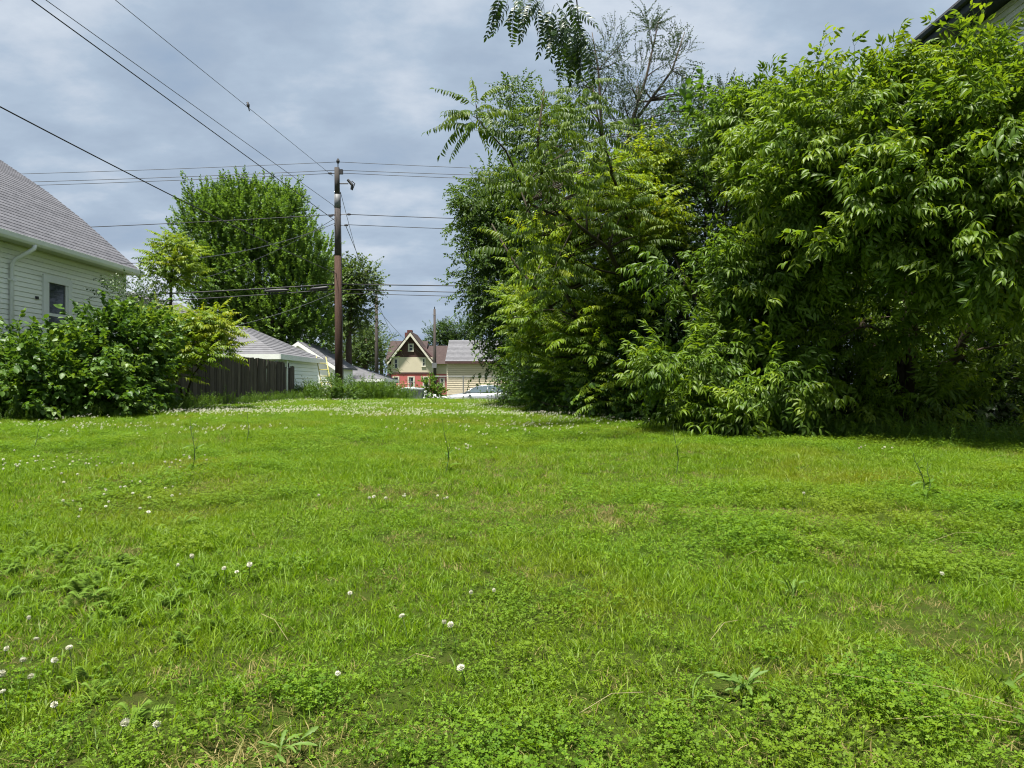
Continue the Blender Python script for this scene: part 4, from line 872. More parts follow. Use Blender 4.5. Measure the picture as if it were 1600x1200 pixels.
plant('hackberry_tree', 'dark small leaved tree at the far end of the overgrowth by the open sky', 'tree', (.4, 19, G(.4, 19)), [[(.4, 19, 0, .13), (.2, 19, 2.5, .10), (-.1, 18.8, 4.5, .06), (-.3, 18.6, 6.0, .02)], [(.4, 19, 0, .1), (.9, 19.3, 2.5, .08), (1.3, 19.4, 5, .04), (1.5, 19.4, 6.6, .015)]],
      [E(775, 340, 18, .8, .9, .9), E(790, 430, 18, .95, 1.0, 1.2), E(820, 515, 18, .8, 1.0, 1.0), E(855, 565, 17.5, .8, .9, .6), E(840, 330, 18.5, 1.1, 1, 1.1), E(845, 220, 19, .9, .9, .8), E(870, 440, 19, 1.4, 1, 1.6, .7), E(850, 540, 18.5, 1.3, 1.0, 1.2), E(745, 320, 17.5, .35, .4, .25, 1), E(775, 470, 17.6, .5, .5, 1.1), E(800, 150, 19, .35, .4, .25, .6)],
      T_HAC, 7500, M['hackberry'], M['bark'], limbs=44, seed=33, upb=-.05, clump=6, csig=.28)
plant('elm_tree', 'sparse elm with bare looking twigs against the sky above the thicket', 'tree', (3.4, 21, G(3.4, 21)), [[(3.4, 21, 0, .16), P(965, 330, 21).to_tuple()+(.10,), P(985, 200, 21).to_tuple()+(.06,), P(1010, 120, 21).to_tuple()+(.035,), P(1030, 30, 21).to_tuple()+(.01,)], [P(965, 330, 21).to_tuple()+(.07,), P(940, 200, 21).to_tuple()+(.05,), P(935, 110, 21).to_tuple()+(.03,), P(925, 50, 21).to_tuple()+(.01,)], [P(985, 200, 21).to_tuple()+(.05,), P(1050, 110, 21).to_tuple()+(.03,), P(1070, 50, 21).to_tuple()+(.01,)]],
      [E(945, 90, 21, .75, .8, .8), E(1000, 130, 21, 1.0, .9, 1.0), E(1015, 45, 21, .25, .4, .55, 1.3), E(1060, 85, 21, .35, .5, .55, 1.2), E(970, 190, 21, 1.4, 1, .9), E(1060, 160, 21, .7, .7, .5), E(910, 130, 21, .5, .5, .6), E(1130, 170, 21, .8, .7, .6), E(1000, 300, 21, 2.2, 1, 1.4)],
      T_ELM, 1600, M['elm'], M['bark'], limbs=80, twig=.012, seed=34, clump=4, csig=.2, upb=.45, shell=.3)
def locust():
    b = Vector((7.2, 6.6, G(7.2, 6.6)))
    tips = [P(870, 8, 7.6), P(815, 0, 7.4), P(905, 40, 7.7)]
    t = [[(7.2, 6.6, 0, .13), (7.1, 6.6, 3, .11), (6.6, 6.8, 5.8, .085), (4.6, 7.3, 6.9, .055), (2.4, 7.6, 6.5, .03), P(895, -60, 7.7).to_tuple()+(.014,), tips[2].to_tuple()+(.006,)],
         [P(895, -60, 7.7).to_tuple()+(.012,), P(860, -10, 7.5).to_tuple()+(.008,), tips[1].to_tuple()+(.004,)]]
    h = thing('locust_tree', b, 'dark locust branch hanging leaflets from the top edge against the sky', 'tree')
    m = MB()
    for s in t: m.tube([Vector(p[:3]) for p in s], [p[3] for p in s], 8)
    m.build('trunk', M['bark'], h, True)
    protos = [tri_mesh('frond', tp.V, tp.Fc, M['locust'], tp.T) for tp in T_LOC]; q = np.random.default_rng(4)
    spots = [(785, -8, -.5), (795, -4, -.4), (805, 5, -.25), (818, 3, -.5), (830, 2, -.3), (842, 8, -.1), (850, 12, .1), (858, 16, 0), (868, 20, .2), (876, 24, .35), (884, 30, .2), (892, 30, .5), (900, 36, .4), (906, 42, .7), (850, 0, -.6), (870, 5, .6), (888, 8, .9), (905, 50, .2), (840, -5, -.5), (880, -10, .9), (890, 62, .1), (900, 68, .3), (880, 56, -.1), (908, 58, .6), (870, 46, -.2), (912, 72, .5), (862, 25, -.2), (872, 35, 0), (880, 42, .1), (890, 48, .25), (897, 54, .1), (866, 8, -.4), (820, -2, -.2), (900, 60, .5), (885, 20, -.1), (893, 10, .3), (782, -10, -.3), (808, -2, .1)]
    for i, (x, y, dx) in enumerate(spots):
        p = P(x, y, 7.5+q.normal(0, .15)); d = np.array([[dx*.8, q.normal(0, .5), -1.0]])
        A = frame_from(d, np.array([[q.normal(0, .3), -1.0, .2]]), np.array([q.normal(0, .5)]), np.array([p]), np.array([q.uniform(.85, 1.15)]))[0]
        o = bpy.data.objects.new('frond', protos[i % 3]); COL.objects.link(o); o.parent = h; o.matrix_basis = Matrix.Translation(-b) @ Matrix(A.tolist())
    # the rest of the canopy, above the frame
    A, tint, *_ = scatter_crown([(5.2, 7.0, 8.4, 1.0, .6, .5), (6.8, 6.8, 8.4, 1.4, 1.0, .8)], 90, q, upb=-.2)
    c = joined('crown', T_LOC, q.integers(0, 3, len(A)), A, M['locust'], tint, b, h); c['kind'] = 'stuff'
locust()
plant('dense_undergrowth', 'low leafy undergrowth skirting the base of the thicket', 'shrub', (1.6, 13.2, G(1.6, 13.2)), bush_trunks(1.6, 13.2, (1.2, .9, .8), .03, 12, .8),
      [E(960, 620, 12.4, .9, .5, .35), E(1060, 640, 11.6, .8, .5, .3), E(880, 625, 14.5, .8, .5, .3), E(1010, 580, 12.2, .8, .5, .4), E(900, 600, 14, .7, .5, .5)],
      T_MUL, 420, M['mulberry'], M['bark_green'], limbs=14, seed=36, clump=5)
plant('weedy_shrub', 'pale weedy shrub mound where the lawn meets the far thicket', 'shrub', (.6, 17.2, G(.6, 17.2)), bush_trunks(.6, 17.2, (1.2, 1.0, .8), .02, 13, .6),
      [E(830, 600, 16.8, .6, .6, .5), E(822, 618, 17.5, .4, .5, .2), E(860, 610, 16, .5, .5, .4), E(800, 624, 19, .4, .4, .1), E(835, 575, 17, .4, .4, .4)],
      T_WEED, 520, M['weed'], M['bark_green'], limbs=20, seed=37, clump=5, upb=.9, csig=.3)

# ------------------------------------------------------------------ trees and shrubs, left and behind
plant('mulberry_bush', 'broad leafy mulberry bush in front of the white house', 'shrub', (-8.6, 13.2, G(-8.6, 13.2)), bush_trunks(-8.6, 13.2, (1.6, 1.4, 1.3, 1.4), .035, 15, .9),
      [E(25, 588, 12.4, 1.0, .7, .46), E(110, 582, 13.0, 1.0, .8, .50), E(185, 545, 13.6, .75, .8, .62), E(20, 545, 13.0, .4, .5, .26, .8), E(215, 585, 13.8, .55, .6, .45), E(120, 625, 12.8, 1.2, .6, .25), E(10, 632, 12.2, 1.0, .5, .25), E(225, 520, 14.2, .5, .5, .38), E(150, 515, 13.8, .4, .4, .22), E(200, 630, 13.4, .5, .5, .2)],
      T_MUL, 1900, M['mulberry'], M['bark'], single=170, limbs=40, seed=41, clump=5, csig=.2)
star_plant('sumac_bush', 'bright yellow green sumac overhanging the wooden fence', 'shrub', (-7.7, 16.6, G(-7.7, 16.6)), bush_trunks(-7.7, 16.6, (1.9, 1.7, 1.4), .03, 16, .6),
      tips_in([(280, 500, 15.6, 45, 20, .5, 20), (330, 500, 15.9, 32, 16, .4, 14), (255, 490, 15.4, 25, 14, .4, 8), (335, 530, 16, 22, 18, .4, 8), (290, 540, 15.4, 40, 22, .5, 14), (262, 570, 15, 25, 18, .4, 7)], 4), T_SUM, M['sumac'], M['bark_green'], 10, 240, 42, .75, 1.05)
star_plant('slender_sapling', 'slender tree of heaven sapling with drooping crown beside the white house', 'tree', (-8.6, 18.0, .2), [[(-8.6, 18, 0, .05), (-8.58, 18, 2.4, .04), P(268, 420, 18).to_tuple()+(.03,), P(272, 375, 18).to_tuple()+(.012,)], [P(268, 450, 18).to_tuple()+(.02,), P(250, 415, 18).to_tuple()+(.01,)]],
      [(272, 368, 18), (258, 385, 17.9), (285, 385, 18.1), (247, 398, 18), (296, 400, 18), (270, 402, 17.8), (238, 400, 18), (282, 420, 17.9), (257, 422, 18.1), (300, 420, 18.2), (268, 385, 18.3), (262, 372, 18), (280, 372, 17.9), (290, 432, 18), (248, 415, 17.9), (276, 436, 18), (298, 385, 18.1), (262, 408, 17.7)],
      T_SUM, M['sumac'], M['bark_green'], 13, 240, 43, .75, 1.0)
plant('dark_shrub', 'small dark shrub at the rear corner of the white house', 'shrub', (-9.2, 17.6, .2), bush_trunks(-9.2, 17.6, (2.6, 2.4), .03, 17, .3),
      [E(205, 455, 17.6, .45, .4, .35), E(235, 470, 17.6, .5, .4, .35), E(185, 465, 17.4, .3, .3, .3), E(225, 520, 17.6, .7, .4, .6)], T_DRK, 420, M['darkleaf'], M['bark'], limbs=16, seed=44, clump=5)
MX = 40.0
def maple_trunk():
    b = P(415, 600, MX); z = -.7
    T = [[(b.x, MX, z, .34), (b.x, MX, 1.6, .28), (b.x-.2, MX, 4.5, .2), P(400, 380, MX).to_tuple()+(.12,), P(390, 290, MX).to_tuple()+(.03,)]]
    for (x, y) in ((340, 330), (320, 400), (440, 300), (475, 360), (500, 430)):
        e = P(x, y, MX); T.append([(b.x, MX, 1.8, .2), (b.x*.6+e.x*.4, MX, 4.2, .15), (e.x, MX, e.z, .04)])
    return Vector((b.x, MX, z)), T
mb, mt = maple_trunk()
plant('silver_maple', 'big round crowned silver maple behind the garages left of the tall pole', 'tree', mb, mt,
      [E(335, 365, MX, 1.5, 2, 1.5), E(325, 325, MX, .9, 1.2, .9), E(385, 345, MX, 1.6, 2, 1.6), E(355, 310, MX, .6, .8, .5), E(400, 310, MX, .6, .8, .6), E(435, 340, MX, 1.3, 1.8, 1.4), E(450, 322, MX, .5, .8, .5), E(460, 395, MX, 1.6, 2, 1.5), E(395, 420, MX, 3.0, 2.4, 2.0), E(335, 435, MX, 1.6, 2, 1.5), E(475, 450, MX, 1.6, 2, 1.4), E(430, 500, MX, 2.5, 2.4, 1.4), E(350, 500, MX, 1.8, 2, 1.3), E(485, 515, MX, 1.2, 1.6, 1.1), E(420, 545, MX, 2.4, 2, .9, .7)],
      T_MAP, 9000, M['maple'], M['bark'], limbs=60, twig=.04, seed=51, upb=.9, clump=8, csig=.38, rnd=.35)
plant('spreading_tree', 'loose crowned tree peeking out right of the tall pole', 'tree', (P(545, 600, 47).x, 47, -.9), [[(P(545, 0, 47).x, 47, -.9, .25), P(545, 520, 47).to_tuple()+(.18,), P(550, 440, 47).to_tuple()+(.06,)]],
      [E(550, 435, 47, 1.4, 1.2, .8), E(570, 450, 47, .8, .8, .6), E(530, 470, 47, 1.6, 1.4, 1.4), E(545, 500, 47, 1.2, 1.2, 1.2), E(520, 430, 47, 1.2, 1.2, .9), E(580, 460, 47, .3, .4, .3)], T_FAR, 1300, M['fartree'], M['bark'], limbs=36, twig=.03, seed=52, clump=5, csig=.35)
plant('bushy_tree', 'bushy tree between the tall pole and the slim left pole', 'tree', (P(570, 0, 66).x, 66, -1), [[(P(570, 0, 66).x, 66, -1, .3), P(570, 570, 66).to_tuple()+(.25,), P(572, 530, 66).to_tuple()+(.1,)]],
      [E(565, 540, 66, 2.2, 2, 1.7), E(572, 545, 66, .7, 1.4, 1.4), E(545, 555, 66, 2.4, 2, 1.6), E(575, 570, 66, 2.2, 1.6, 1.0), E(572, 522, 66, .8, .9, .6), E(520, 560, 66, 1.8, 2, 1.4)], T_FAR, 1300, M['fartree'], M['bark'], limbs=24, twig=.05, seed=53, clump=6, csig=.45)
plant('street_tree', 'dark rounded tree above the roofs behind the tan building', 'tree', (P(700, 0, 140).x, 140, -1), [[(P(700, 0, 140).x, 140, -1, .4), P(700, 560, 140).to_tuple()+(.35,), P(700, 530, 140).to_tuple()+(.15,)]],
      [E(682, 524, 140, 1.7, 2, 1.4), E(697, 522, 140, 1.9, 2, 1.6), E(718, 518, 140, 2.2, 2, 1.9), E(735, 520, 140, 2.4, 2, 1.7), E(705, 540, 140, 4.5, 2, 2.2)], T_FAR, 1300, M['hackberry'], M['bark'], limbs=16, twig=.06, seed=54, clump=6, csig=.6, smin=1.4, smax=2.0)
plant('street_tree', 'dim tree standing left behind the red and cream house', 'tree', (P(596, 0, 135).x, 135, -1), [[(P(596, 0, 135).x, 135, -1, .4), P(596, 570, 135).to_tuple()+(.35,), P(596, 545, 135).to_tuple()+(.15,)]],
      [E(585, 535, 135, 3, 2, 2.4), E(592, 552, 135, 1.2, 2, 1.8), E(570, 550, 135, 3, 2, 3)], T_FAR, 700, M['fartree'], M['bark'], limbs=12, twig=.06, seed=55, clump=6, csig=.6, smin=1.3, smax=1.9)
plant('round_shrub', 'dark round shrub at the foot of the tall pole', 'shrub', P(520, 622, 25.2), bush_trunks(P(520, 0, 25.2).x, 25.2, (.7, .6), .02, 18, .3),
      [E(515, 606, 25.2, .42, .4, .32), E(532, 608, 25.4, .38, .4, .28), E(508, 616, 25, .35, .3, .18), E(540, 618, 25.2, .4, .3, .15)], T_DRK, 330, M['mulberry'], M['bark_green'], limbs=14, seed=56, clump=5, csig=.2)
plant('leafy_shrub', 'upright yellow green shrub growing through the chain link fence', 'shrub', (P(668, 0, 37).x, 37, -.6), bush_trunks(P(668, 0, 37).x, 37, (1.4, 1.2), .02, 19, .2),
      [E(667, 612, 37, .28, .3, .5), E(682, 615, 37.2, .4, .3, .45), E(664, 598, 37, .14, .2, .25), E(676, 600, 37.2, .2, .2, .3)], T_MUL, 150, M['weed'], M['bark_green'], limbs=8, seed=57, clump=4, upb=.6)

# ------------------------------------------------------------------ tall weeds along the edges (nobody could count them)
def weed_bank(name, label, spots, n, tpls, mat, seed, smin=.5, smax=1.2):
    r = np.random.default_rng(seed); i = r.integers(0, len(spots), n); s = np.array(spots)[i]     # x, y, rx, ry, height factor
    x = s[:, 0]+r.normal(0, 1, n)*s[:, 2]; y = s[:, 1]+r.normal(0, 1, n)*s[:, 3]; z = gz(x, y)
    fwd = np.stack([r.normal(0, .4, n), r.normal(0, .4, n), np.ones(n)], 1); zz = z+np.abs(r.normal(0, .14, n))*s[:, 4]
    A = frame_from(fwd, r.normal(size=(n, 3)), r.uniform(0, 6, n), np.stack([x, y, zz], 1), r.uniform(smin, smax, n)*np.sqrt(s[:, 4]))
    o = joined(name, tpls, r.integers(0, len(tpls), n), A, mat, r.random(n), (0, 0, 0)); tag(o, label, 'weeds', kind='stuff')
fence_spots = [(-7.55, y, .14, .4, .55) for y in np.arange(14.5, 26, .9)]
weed_bank('fence_weeds', 'tall green weeds along the foot of the wooden fence', fence_spots, 1000, T_WEED+T_DRK[:2], M['weed'], 61, .4, .9)
weed_bank('pole_weeds', 'tangle of tall weeds at the back of the lawn around the pole', [(P(x, 0, 26).x, 26+k, .35, .35, h) for x, k, h in ((455, .3, 1.0), (480, .6, 1.2), (500, .9, 1.0), (555, .4, 1.3), (575, .6, 1.5), (590, .8, 1.3), (605, .8, 1.1), (620, 1.0, .8))], 1500, T_WEED, M['weed'], 62, .5, 1.2)
weed_bank('alley_weeds', 'weeds growing along the chain link fence below the silver car', [(x, 37.2, .3, .25, h) for x, h in ((-4.0, 1.2), (-3.4, .8), (-2.8, .7), (-2.2, .7), (-1.6, .6), (-1.0, .8), (-.4, .7), (.2, .8), (-5.6, .3))]+[(-2.0+.5*k, 26.6, .5, .3, .12) for k in range(6)], 1300, T_WEED, M['weed'], 63, .5, 1.1)
weed_bank('thicket_weeds', 'ragged weeds fringing the foot of the thicket', [(P(x, 0, Y).x, Y, .3, .3, h) for x, Y, h in ((800, 19.5, .5), (822, 17.6, 1.0), (850, 16, 1.1), (890, 14.6, .9), (940, 13, .7), (1000, 12.3, .6), (1070, 11.4, .5), (1140, 10.4, .45), (1230, 9.3, .4), (1330, 8.8, .4), (1450, 8.2, .4), (1560, 8, .4))], 2200, T_WEED+T_DRK[:1], M['weed'], 64, .3, .8)
weed_bank('bush_weeds', 'weeds and tall grass at the foot of the mulberry bush', [(P(x, 0, Y).x, Y, .25, .2, .5) for x, Y in ((10, 11.9), (60, 12.2), (120, 12.6), (180, 13.1), (240, 13.8), (290, 14.8))], 800, T_WEED, M['weed'], 65, .35, .8)

# ------------------------------------------------------------------ lawn: blades and clover scattered as one mass
def blade_tuft(nb, rad, h0, h1, w, r, lean=.35):
    V, T, C = [], [], []; o = 0
    for _ in range(nb):
        a = r.uniform(0, 2*math.pi); q = rad*math.sqrt(r.random()); b = np.array([q*math.cos(a), q*math.sin(a), 0]); h = r.uniform(h0, h1)
        d = np.array([r.normal(0, lean), r.normal(0, lean), 1.0]); d /= np.linalg.norm(d); side = np.array([math.cos(a*3.1), math.sin(a*3.1), 0])*w*r.uniform(.7, 1.3)/2
        fall = np.array([d[0], d[1], -.25])*h*.45
        p1 = b+d*h*.5; p2 = b+d*h*.9+fall
        V += [b-side, b+side, p1-side*.8, p1+side*.8, p2]; T += [(o, o+1, o+3), (o, o+3, o+2), (o+2, o+3, o+4)]; C += [r.random()]*5; o += 5
    return np.array(V), np.array(T), np.array(C)
def clover_tuft(nl, rad, h0, h1, s, r):
    V, T, C = [], [], []; o = 0
    for _ in range(nl):
        a = r.uniform(0, 2*math.pi); q = rad*math.sqrt(r.random()); h = r.uniform(h0, h1); top = np.array([q*math.cos(a), q*math.sin(a), h]); k = r.random()
        R = Rm(r.uniform(0, 6.3), r.normal(0, .3), r.normal(0, .3)); sz = s*r.uniform(.7, 1.25)
        for j in range(3):
            A = R @ Rm(j*2.094, -.25, 0); L = np.array([(0, 0, 0), (.6, .42, .05), (1, .28, 0), (.9, 0, -.04), (1, -.28, 0), (.6, -.42, .05)])*sz
            V += list(L@A.T+top); T += [(o, o+3, o+1), (o+1, o+3, o+2), (o, o+5, o+3), (o+5, o+4, o+3)]; C += [k]*6; o += 6
        V += [top*[.6, .6, 0]+(.0008, 0, 0), top*[.6, .6, 0]-(.0008, 0, 0), top]; T += [(o, o+1, o+2)]; C += [.2]*3; o += 3
    return np.array(V), np.array(T), np.array(C)
def yarrow_tuft(r):
    V, T, C = [], [], []; o = 0
    for _ in range(7):
        yaw = r.uniform(0, 6.3); L = r.uniform(.06, .12); el = r.uniform(.55, 1.3); k = r.random()
        for i in range(14):
            s = (i+1)/14; p = np.array([math.cos(yaw)*math.cos(el), math.sin(yaw)*math.cos(el), math.sin(el)-.55*s])*L*s
            for sd in (1, -1):
                ln = .017*math.sin(math.pi*min(1, s*.85+.1)); a2 = yaw+sd*1.0; q = p+np.array([math.cos(a2), math.sin(a2), .25])*ln
                sdv = np.array([math.cos(yaw), math.sin(yaw), 0])*.0028
                V += [p-sdv, p+sdv, q]; T += [(o, o+1, o+2)]; C += [k]*3; o += 3
    return np.array(V), np.array(T), np.array(C)
def scatter(name, label, protos, pos, rot, scl, idx, cat):
    col = bpy.data.collections.new(name+'_kinds')
    for i, (V, T, C, mat) in enumerate(protos):
        col.objects.link(bpy.data.objects.new('%s_tuft_%02d' % (name, i), tri_mesh('tuft', V, T, mat, C)))
    me = bpy.data.meshes.new(name); me.vertices.add(len(pos)); me.vertices.foreach_set('co', pos.astype(np.float32).ravel())
    for nm, ty, d, key in (('rot', 'FLOAT_VECTOR', rot, 'vector'), ('scl', 'FLOAT_VECTOR', scl, 'vector'), ('idx', 'INT', idx, 'value')):
        a = me.attributes.new(nm, ty, 'POINT'); a.data.foreach_set(key, np.ascontiguousarray(d, dtype=np.int32 if ty == 'INT' else np.float32).ravel())
    o = bpy.data.objects.new(name, me); COL.objects.link(o); tag(o, label, cat, kind='stuff')
    ng = bpy.data.node_groups.new(name, 'GeometryNodeTree'); ng.interface.new_socket('Geometry', in_out='INPUT', socket_type='NodeSocketGeometry'); ng.interface.new_socket('Geometry', in_out='OUTPUT', socket_type='NodeSocketGeometry')
    N, L = ng.nodes, ng.links; gi, go = N.new('NodeGroupInput'), N.new('NodeGroupOutput'); ip = N.new('GeometryNodeInstanceOnPoints'); ci = N.new('GeometryNodeCollectionInfo')
    ci.inputs['Collection'].default_value = col; ci.inputs['Separate Children'].default_value = True; ci.inputs['Reset Children'].default_value = True
    ip.inputs['Pick Instance'].default_value = True
    def at(nm, ty):
        n = N.new('GeometryNodeInputNamedAttribute'); n.data_type = ty; n.inputs['Name'].default_value = nm; return n.outputs['Attribute']
    L.new(gi.outputs[0], ip.inputs['Points']); L.new(ci.outputs[0], ip.inputs['Instance']); L.new(at('idx', 'INT'), ip.inputs['Instance Index'])
    L.new(at('rot', 'FLOAT_VECTOR'), ip.inputs['Rotation']); L.new(at('scl', 'FLOAT_VECTOR'), ip.inputs['Scale']); L.new(ip.outputs[0], go.inputs[0])
    md = o.modifiers.new('scatter', 'NODES'); md.node_group = ng
    return o
def lawn():
    r = np.random.default_rng(77)
    protos = []
    for k in range(5): protos.append((*blade_tuft(36, .055, .028, .058, .0030, r, .55), M['grass']))          # 0-4 short grass
    for k in range(2): protos.append((*blade_tuft(26, .045, .045, .09, .0034, r, .5), M['grass']))             # 5-6 longer grass
    for k in range(4): protos.append((*clover_tuft(32, .07, .015, .045, .0056, r), M['clover']))             # 7-10 clover
    for k in range(2): protos.append((*blade_tuft(24, .055, .015, .045, .0026, r, 1.0), M['dry']))                # 11-12 dry blades
    for k in range(2): protos.append((*yarrow_tuft(r), M['yarrow']))                                            # 13-14 yarrow
    for k in range(2): protos.append((*clover_tuft(42, .07, .018, .065, .0064, r), M['clover']))                 # 15-16 taller clover
    P_, I_, S_ = [], [], []
    for (y0, y1, dens, sc) in ((1.0, 2.4, 620, .9), (2.4, 4.5, 520, .98), (4.5, 8, 340, 1.15), (8, 13, 200, 1.35), (13, 20, 110, 1.7), (20, 27.3, 65, 2.1)):
        xm = .8*y1+1.7; n = int(dens*(y1-y0)*2*xm); x = r.uniform(-xm, xm, n); y = r.uniform(y0, y1, n)
        ok = (np.abs(x) < .8*y+1.6) & ~((x < -7.75) & (y > 12.5)) & ~((x < -10.3)) & (x < np.interp(y, [0, 8, 9, 12, 15, 19, 27], [9, 9, 6.5, 4.2, 2.2, 1.0, 3.0]))
        x, y = x[ok], y[ok]; n = len(x)
        cl = fbm(x*.9+3, y*.9, 3); dry = fbm(x*.75+20, y*.75+5, 8); tall = fbm(x*1.3+7, y*1.3+9, 15); bare = fbm(x*2.2+31, y*2.2, 24)
        idx = r.integers(0, 5, n)
        u = r.random(n)
        idx = np.where(u < np.clip((cl-.43)*3.2, .08, .5), r.integers(7, 11, n), idx)
        idx = np.where((tall > .58) & (r.random(n) < .35), r.integers(5, 7, n), idx)
        idx = np.where((cl > .6) & (r.random(n) < .35), r.integers(15, 17, n), idx)
        dd = np.clip((dry-.46)*2.7, .09, .6)*np.interp(y, [1, 4, 9], [1.0, .85, .35])  # real dry thatch, thickened up close so its colour also darkens the foreground
        idx = np.where(r.random(n) < dd, r.integers(11, 13, n), idx)
        px_ = x/y*F+800
        ya = np.exp(-(((px_-110)/170)**2+((y-2.75)/.65)**2))
        idx = np.where(r.random(n) < ya*.38, r.integers(13, 15, n), idx)
        near = np.exp(-((y-1.5)/.35)**2)*(fbm(x*1.6, y*1.6, 40) > .45)
        idx = np.where(r.random(n) < near*.4, r.integers(15, 17, n), idx)
        idx = np.where((bare > .64) & (y < 5) & (r.random(n) < .55), r.integers(11, 13, n), idx)
        z = gz(x, y)-.003; P_.append(np.stack([x, y, z], 1)); I_.append(idx)
        hh = .62+.8*fbm(x*3.6+3, y*3.6, 50); q = r.uniform(.75, 1.25, n)*hh; S_.append(np.stack([sc*q, sc*q, q*min(sc, 1.25)], 1))
    pos = np.concatenate(P_); n = len(pos)
    rot = np.stack([r.normal(0, .12, n), r.normal(0, .12, n), r.uniform(0, 6.28, n)], 1)
    scatter('lawn_grass', 'short green lawn of grass and clover covering the vacant lot', protos, pos, rot, np.concatenate(S_), np.concatenate(I_), 'grass')
lawn()

# ------------------------------------------------------------------ clover flowers
def flower_head(nf, R, r):
    V, T, C = [], [], []; o = 0
    for i in range(nf):
        z = 1-1.75*(i+.5)/nf; a = i*2.399; q = math.sqrt(max(0, 1-z*z)); d = np.array([q*math.cos(a), q*math.sin(a), z]); t = np.cross(d, [0.3, .2, .9]); t /= np.linalg.norm(t); b = np.cross(d, t)
        c = d*R*.45; tip = d*R*r.uniform(.9, 1.12)+np.array([0, 0, .1*R]); w = R*.30
        V += [c, c*1.2+t*w, tip, c*1.2-t*w, tip*.86+b*w*.6]; T += [(o, o+1, o+2), (o, o+2, o+3), (o+1, o+4, o+3)]; C += [r.random()]*5; o += 5
    return np.array(V), np.array(T), np.array(C)
def flowers():
    r = np.random.default_rng(90)
    heads = [tri_mesh('flower_head', *flower_head(42, .0098, r)[:2], M['petal'], flower_head(42, .0098, r)[2]) for _ in range(3)]
    sm = MB(); sm.tube([(0, 0, -.11), (.003, .002, -.05), (0, 0, 0)], .0011, 4); stem = sm.mesh('stem', M['stem'])
    pts = [(547, 968), (628, 1003), (694, 1018), (704, 1024), (772, 957), (736, 955), (720, 1078), (528, 1106), (48, 1115), (85, 1065), (300, 895), (350, 925), (370, 920), (278, 905), (45, 995), (108, 1060), (36, 1066), (195, 1172), (245, 1172), (57, 1032), (10, 1060), (4, 1128), (1472, 918), (1256, 793), (390, 918), (3, 1090), (85, 1146)]
    near = lambda p: ('left edge' if p[0] < 250 else 'left of centre' if p[0] < 500 else 'in the middle' if p[0] < 900 else 'right half')
    L = [(lawn_at(*p), {'left edge': 'round white clover flower in the near grass by the left edge', 'left of centre': 'white clover flower in the loose cluster left of centre in the near lawn', 'in the middle': 'white clover flower standing alone in the middle of the near lawn', 'right half': 'lone white clover flower in the right half of the lawn'}[near(p)]) for p in pts]
    for (cx, cy, sx, sy, n, where) in ((90, 735, 55, 9, 40, 'in the wide patch at the left'), (225, 790, 40, 14, 14, 'in the scattered patch below the lone left stalk'), (130, 812, 35, 18, 9, 'in the thin patch left of the feathery weeds'), (285, 732, 18, 5, 12, 'at the foot of the lone left stalk'), (735, 707, 26, 5, 16, 'beside the middle weed stalk'), (625, 797, 45, 6, 10, 'in the small patch at mid lawn'), (860, 672, 50, 4, 40, 'in the white patch before the thicket'), (700, 668, 50, 4, 26, 'behind the middle weed stalk'), (1365, 711, 20, 4, 7, 'in the shade edge by the large boxelder'), (180, 672, 70, 7, 60, 'in the long drift near the mulberry bush')):
        for _ in range(n): L.append((lawn_at(min(1590, max(5, r.normal(cx, sx))), max(648, r.normal(cy, sy))), 'small white clover flower '+where))
    for i, (p, lab) in enumerate(L[:295]):
        h = thing('clover_flower', (p.x, p.y, p.z+r.uniform(.05, .085)), lab, 'flower', 'clover: '+lab)
        for nm, me in (('flower_head', heads[i % 3]), ('stem', stem)):
            o = bpy.data.objects.new(nm, me); COL.objects.link(o); o.parent = h
        h.rotation_euler = (r.normal(0, .25), r.normal(0, .25), r.uniform(0, 6)); s = r.uniform(.7, 1.15); h.scale = (s, s, s*r.uniform(.7, 1.05))
    # the thousands farther off
    V0, T0, C0 = flower_head(8, .0155, r); tp = Tpl(); tp.V = V0; tp.Fc = T0; tp.T = C0
    n = 60000; y = r.uniform(8.5, 25.5, n); x = r.uniform(-1, 1, n)*(.75*y+.3); px_ = x/y*F+800
    d = np.clip((fbm(x*.55+2, y*.45+6, 60)-.44)*4, 0, 1)*np.interp(y, [8.5, 10.5, 13, 24, 25.5], [.06, .3, .6, .36, .1])*np.interp(px_, [0, 100, 400, 800, 1000, 1300], [.5, .7, 1, .9, .35, .1])
    k = (r.random(n) < d) & (x > -7.4) & (x < np.interp(y, [8, 12, 15, 19, 27], [5, 3.2, 1.4, -.2, -.5])); x, y = x[k], y[k]; n = len(x)
    A = frame_from(np.stack([np.ones(n), r.normal(0, .2, n), r.normal(0, .2, n)], 1), np.tile([0, 0, 1.0], (n, 1)), np.zeros(n), np.stack([x, y, gz(x, y)+r.uniform(.06, .11, n)], 1), r.uniform(.9, 1.3, n))
    o = joined('clover_blossom', [tp], np.zeros(n, int), A, M['petal'], r.random(n), (0, 0, 0)); tag(o, 'haze of tiny white clover blossoms across the far lawn', 'flowers', kind='stuff')
flowers()

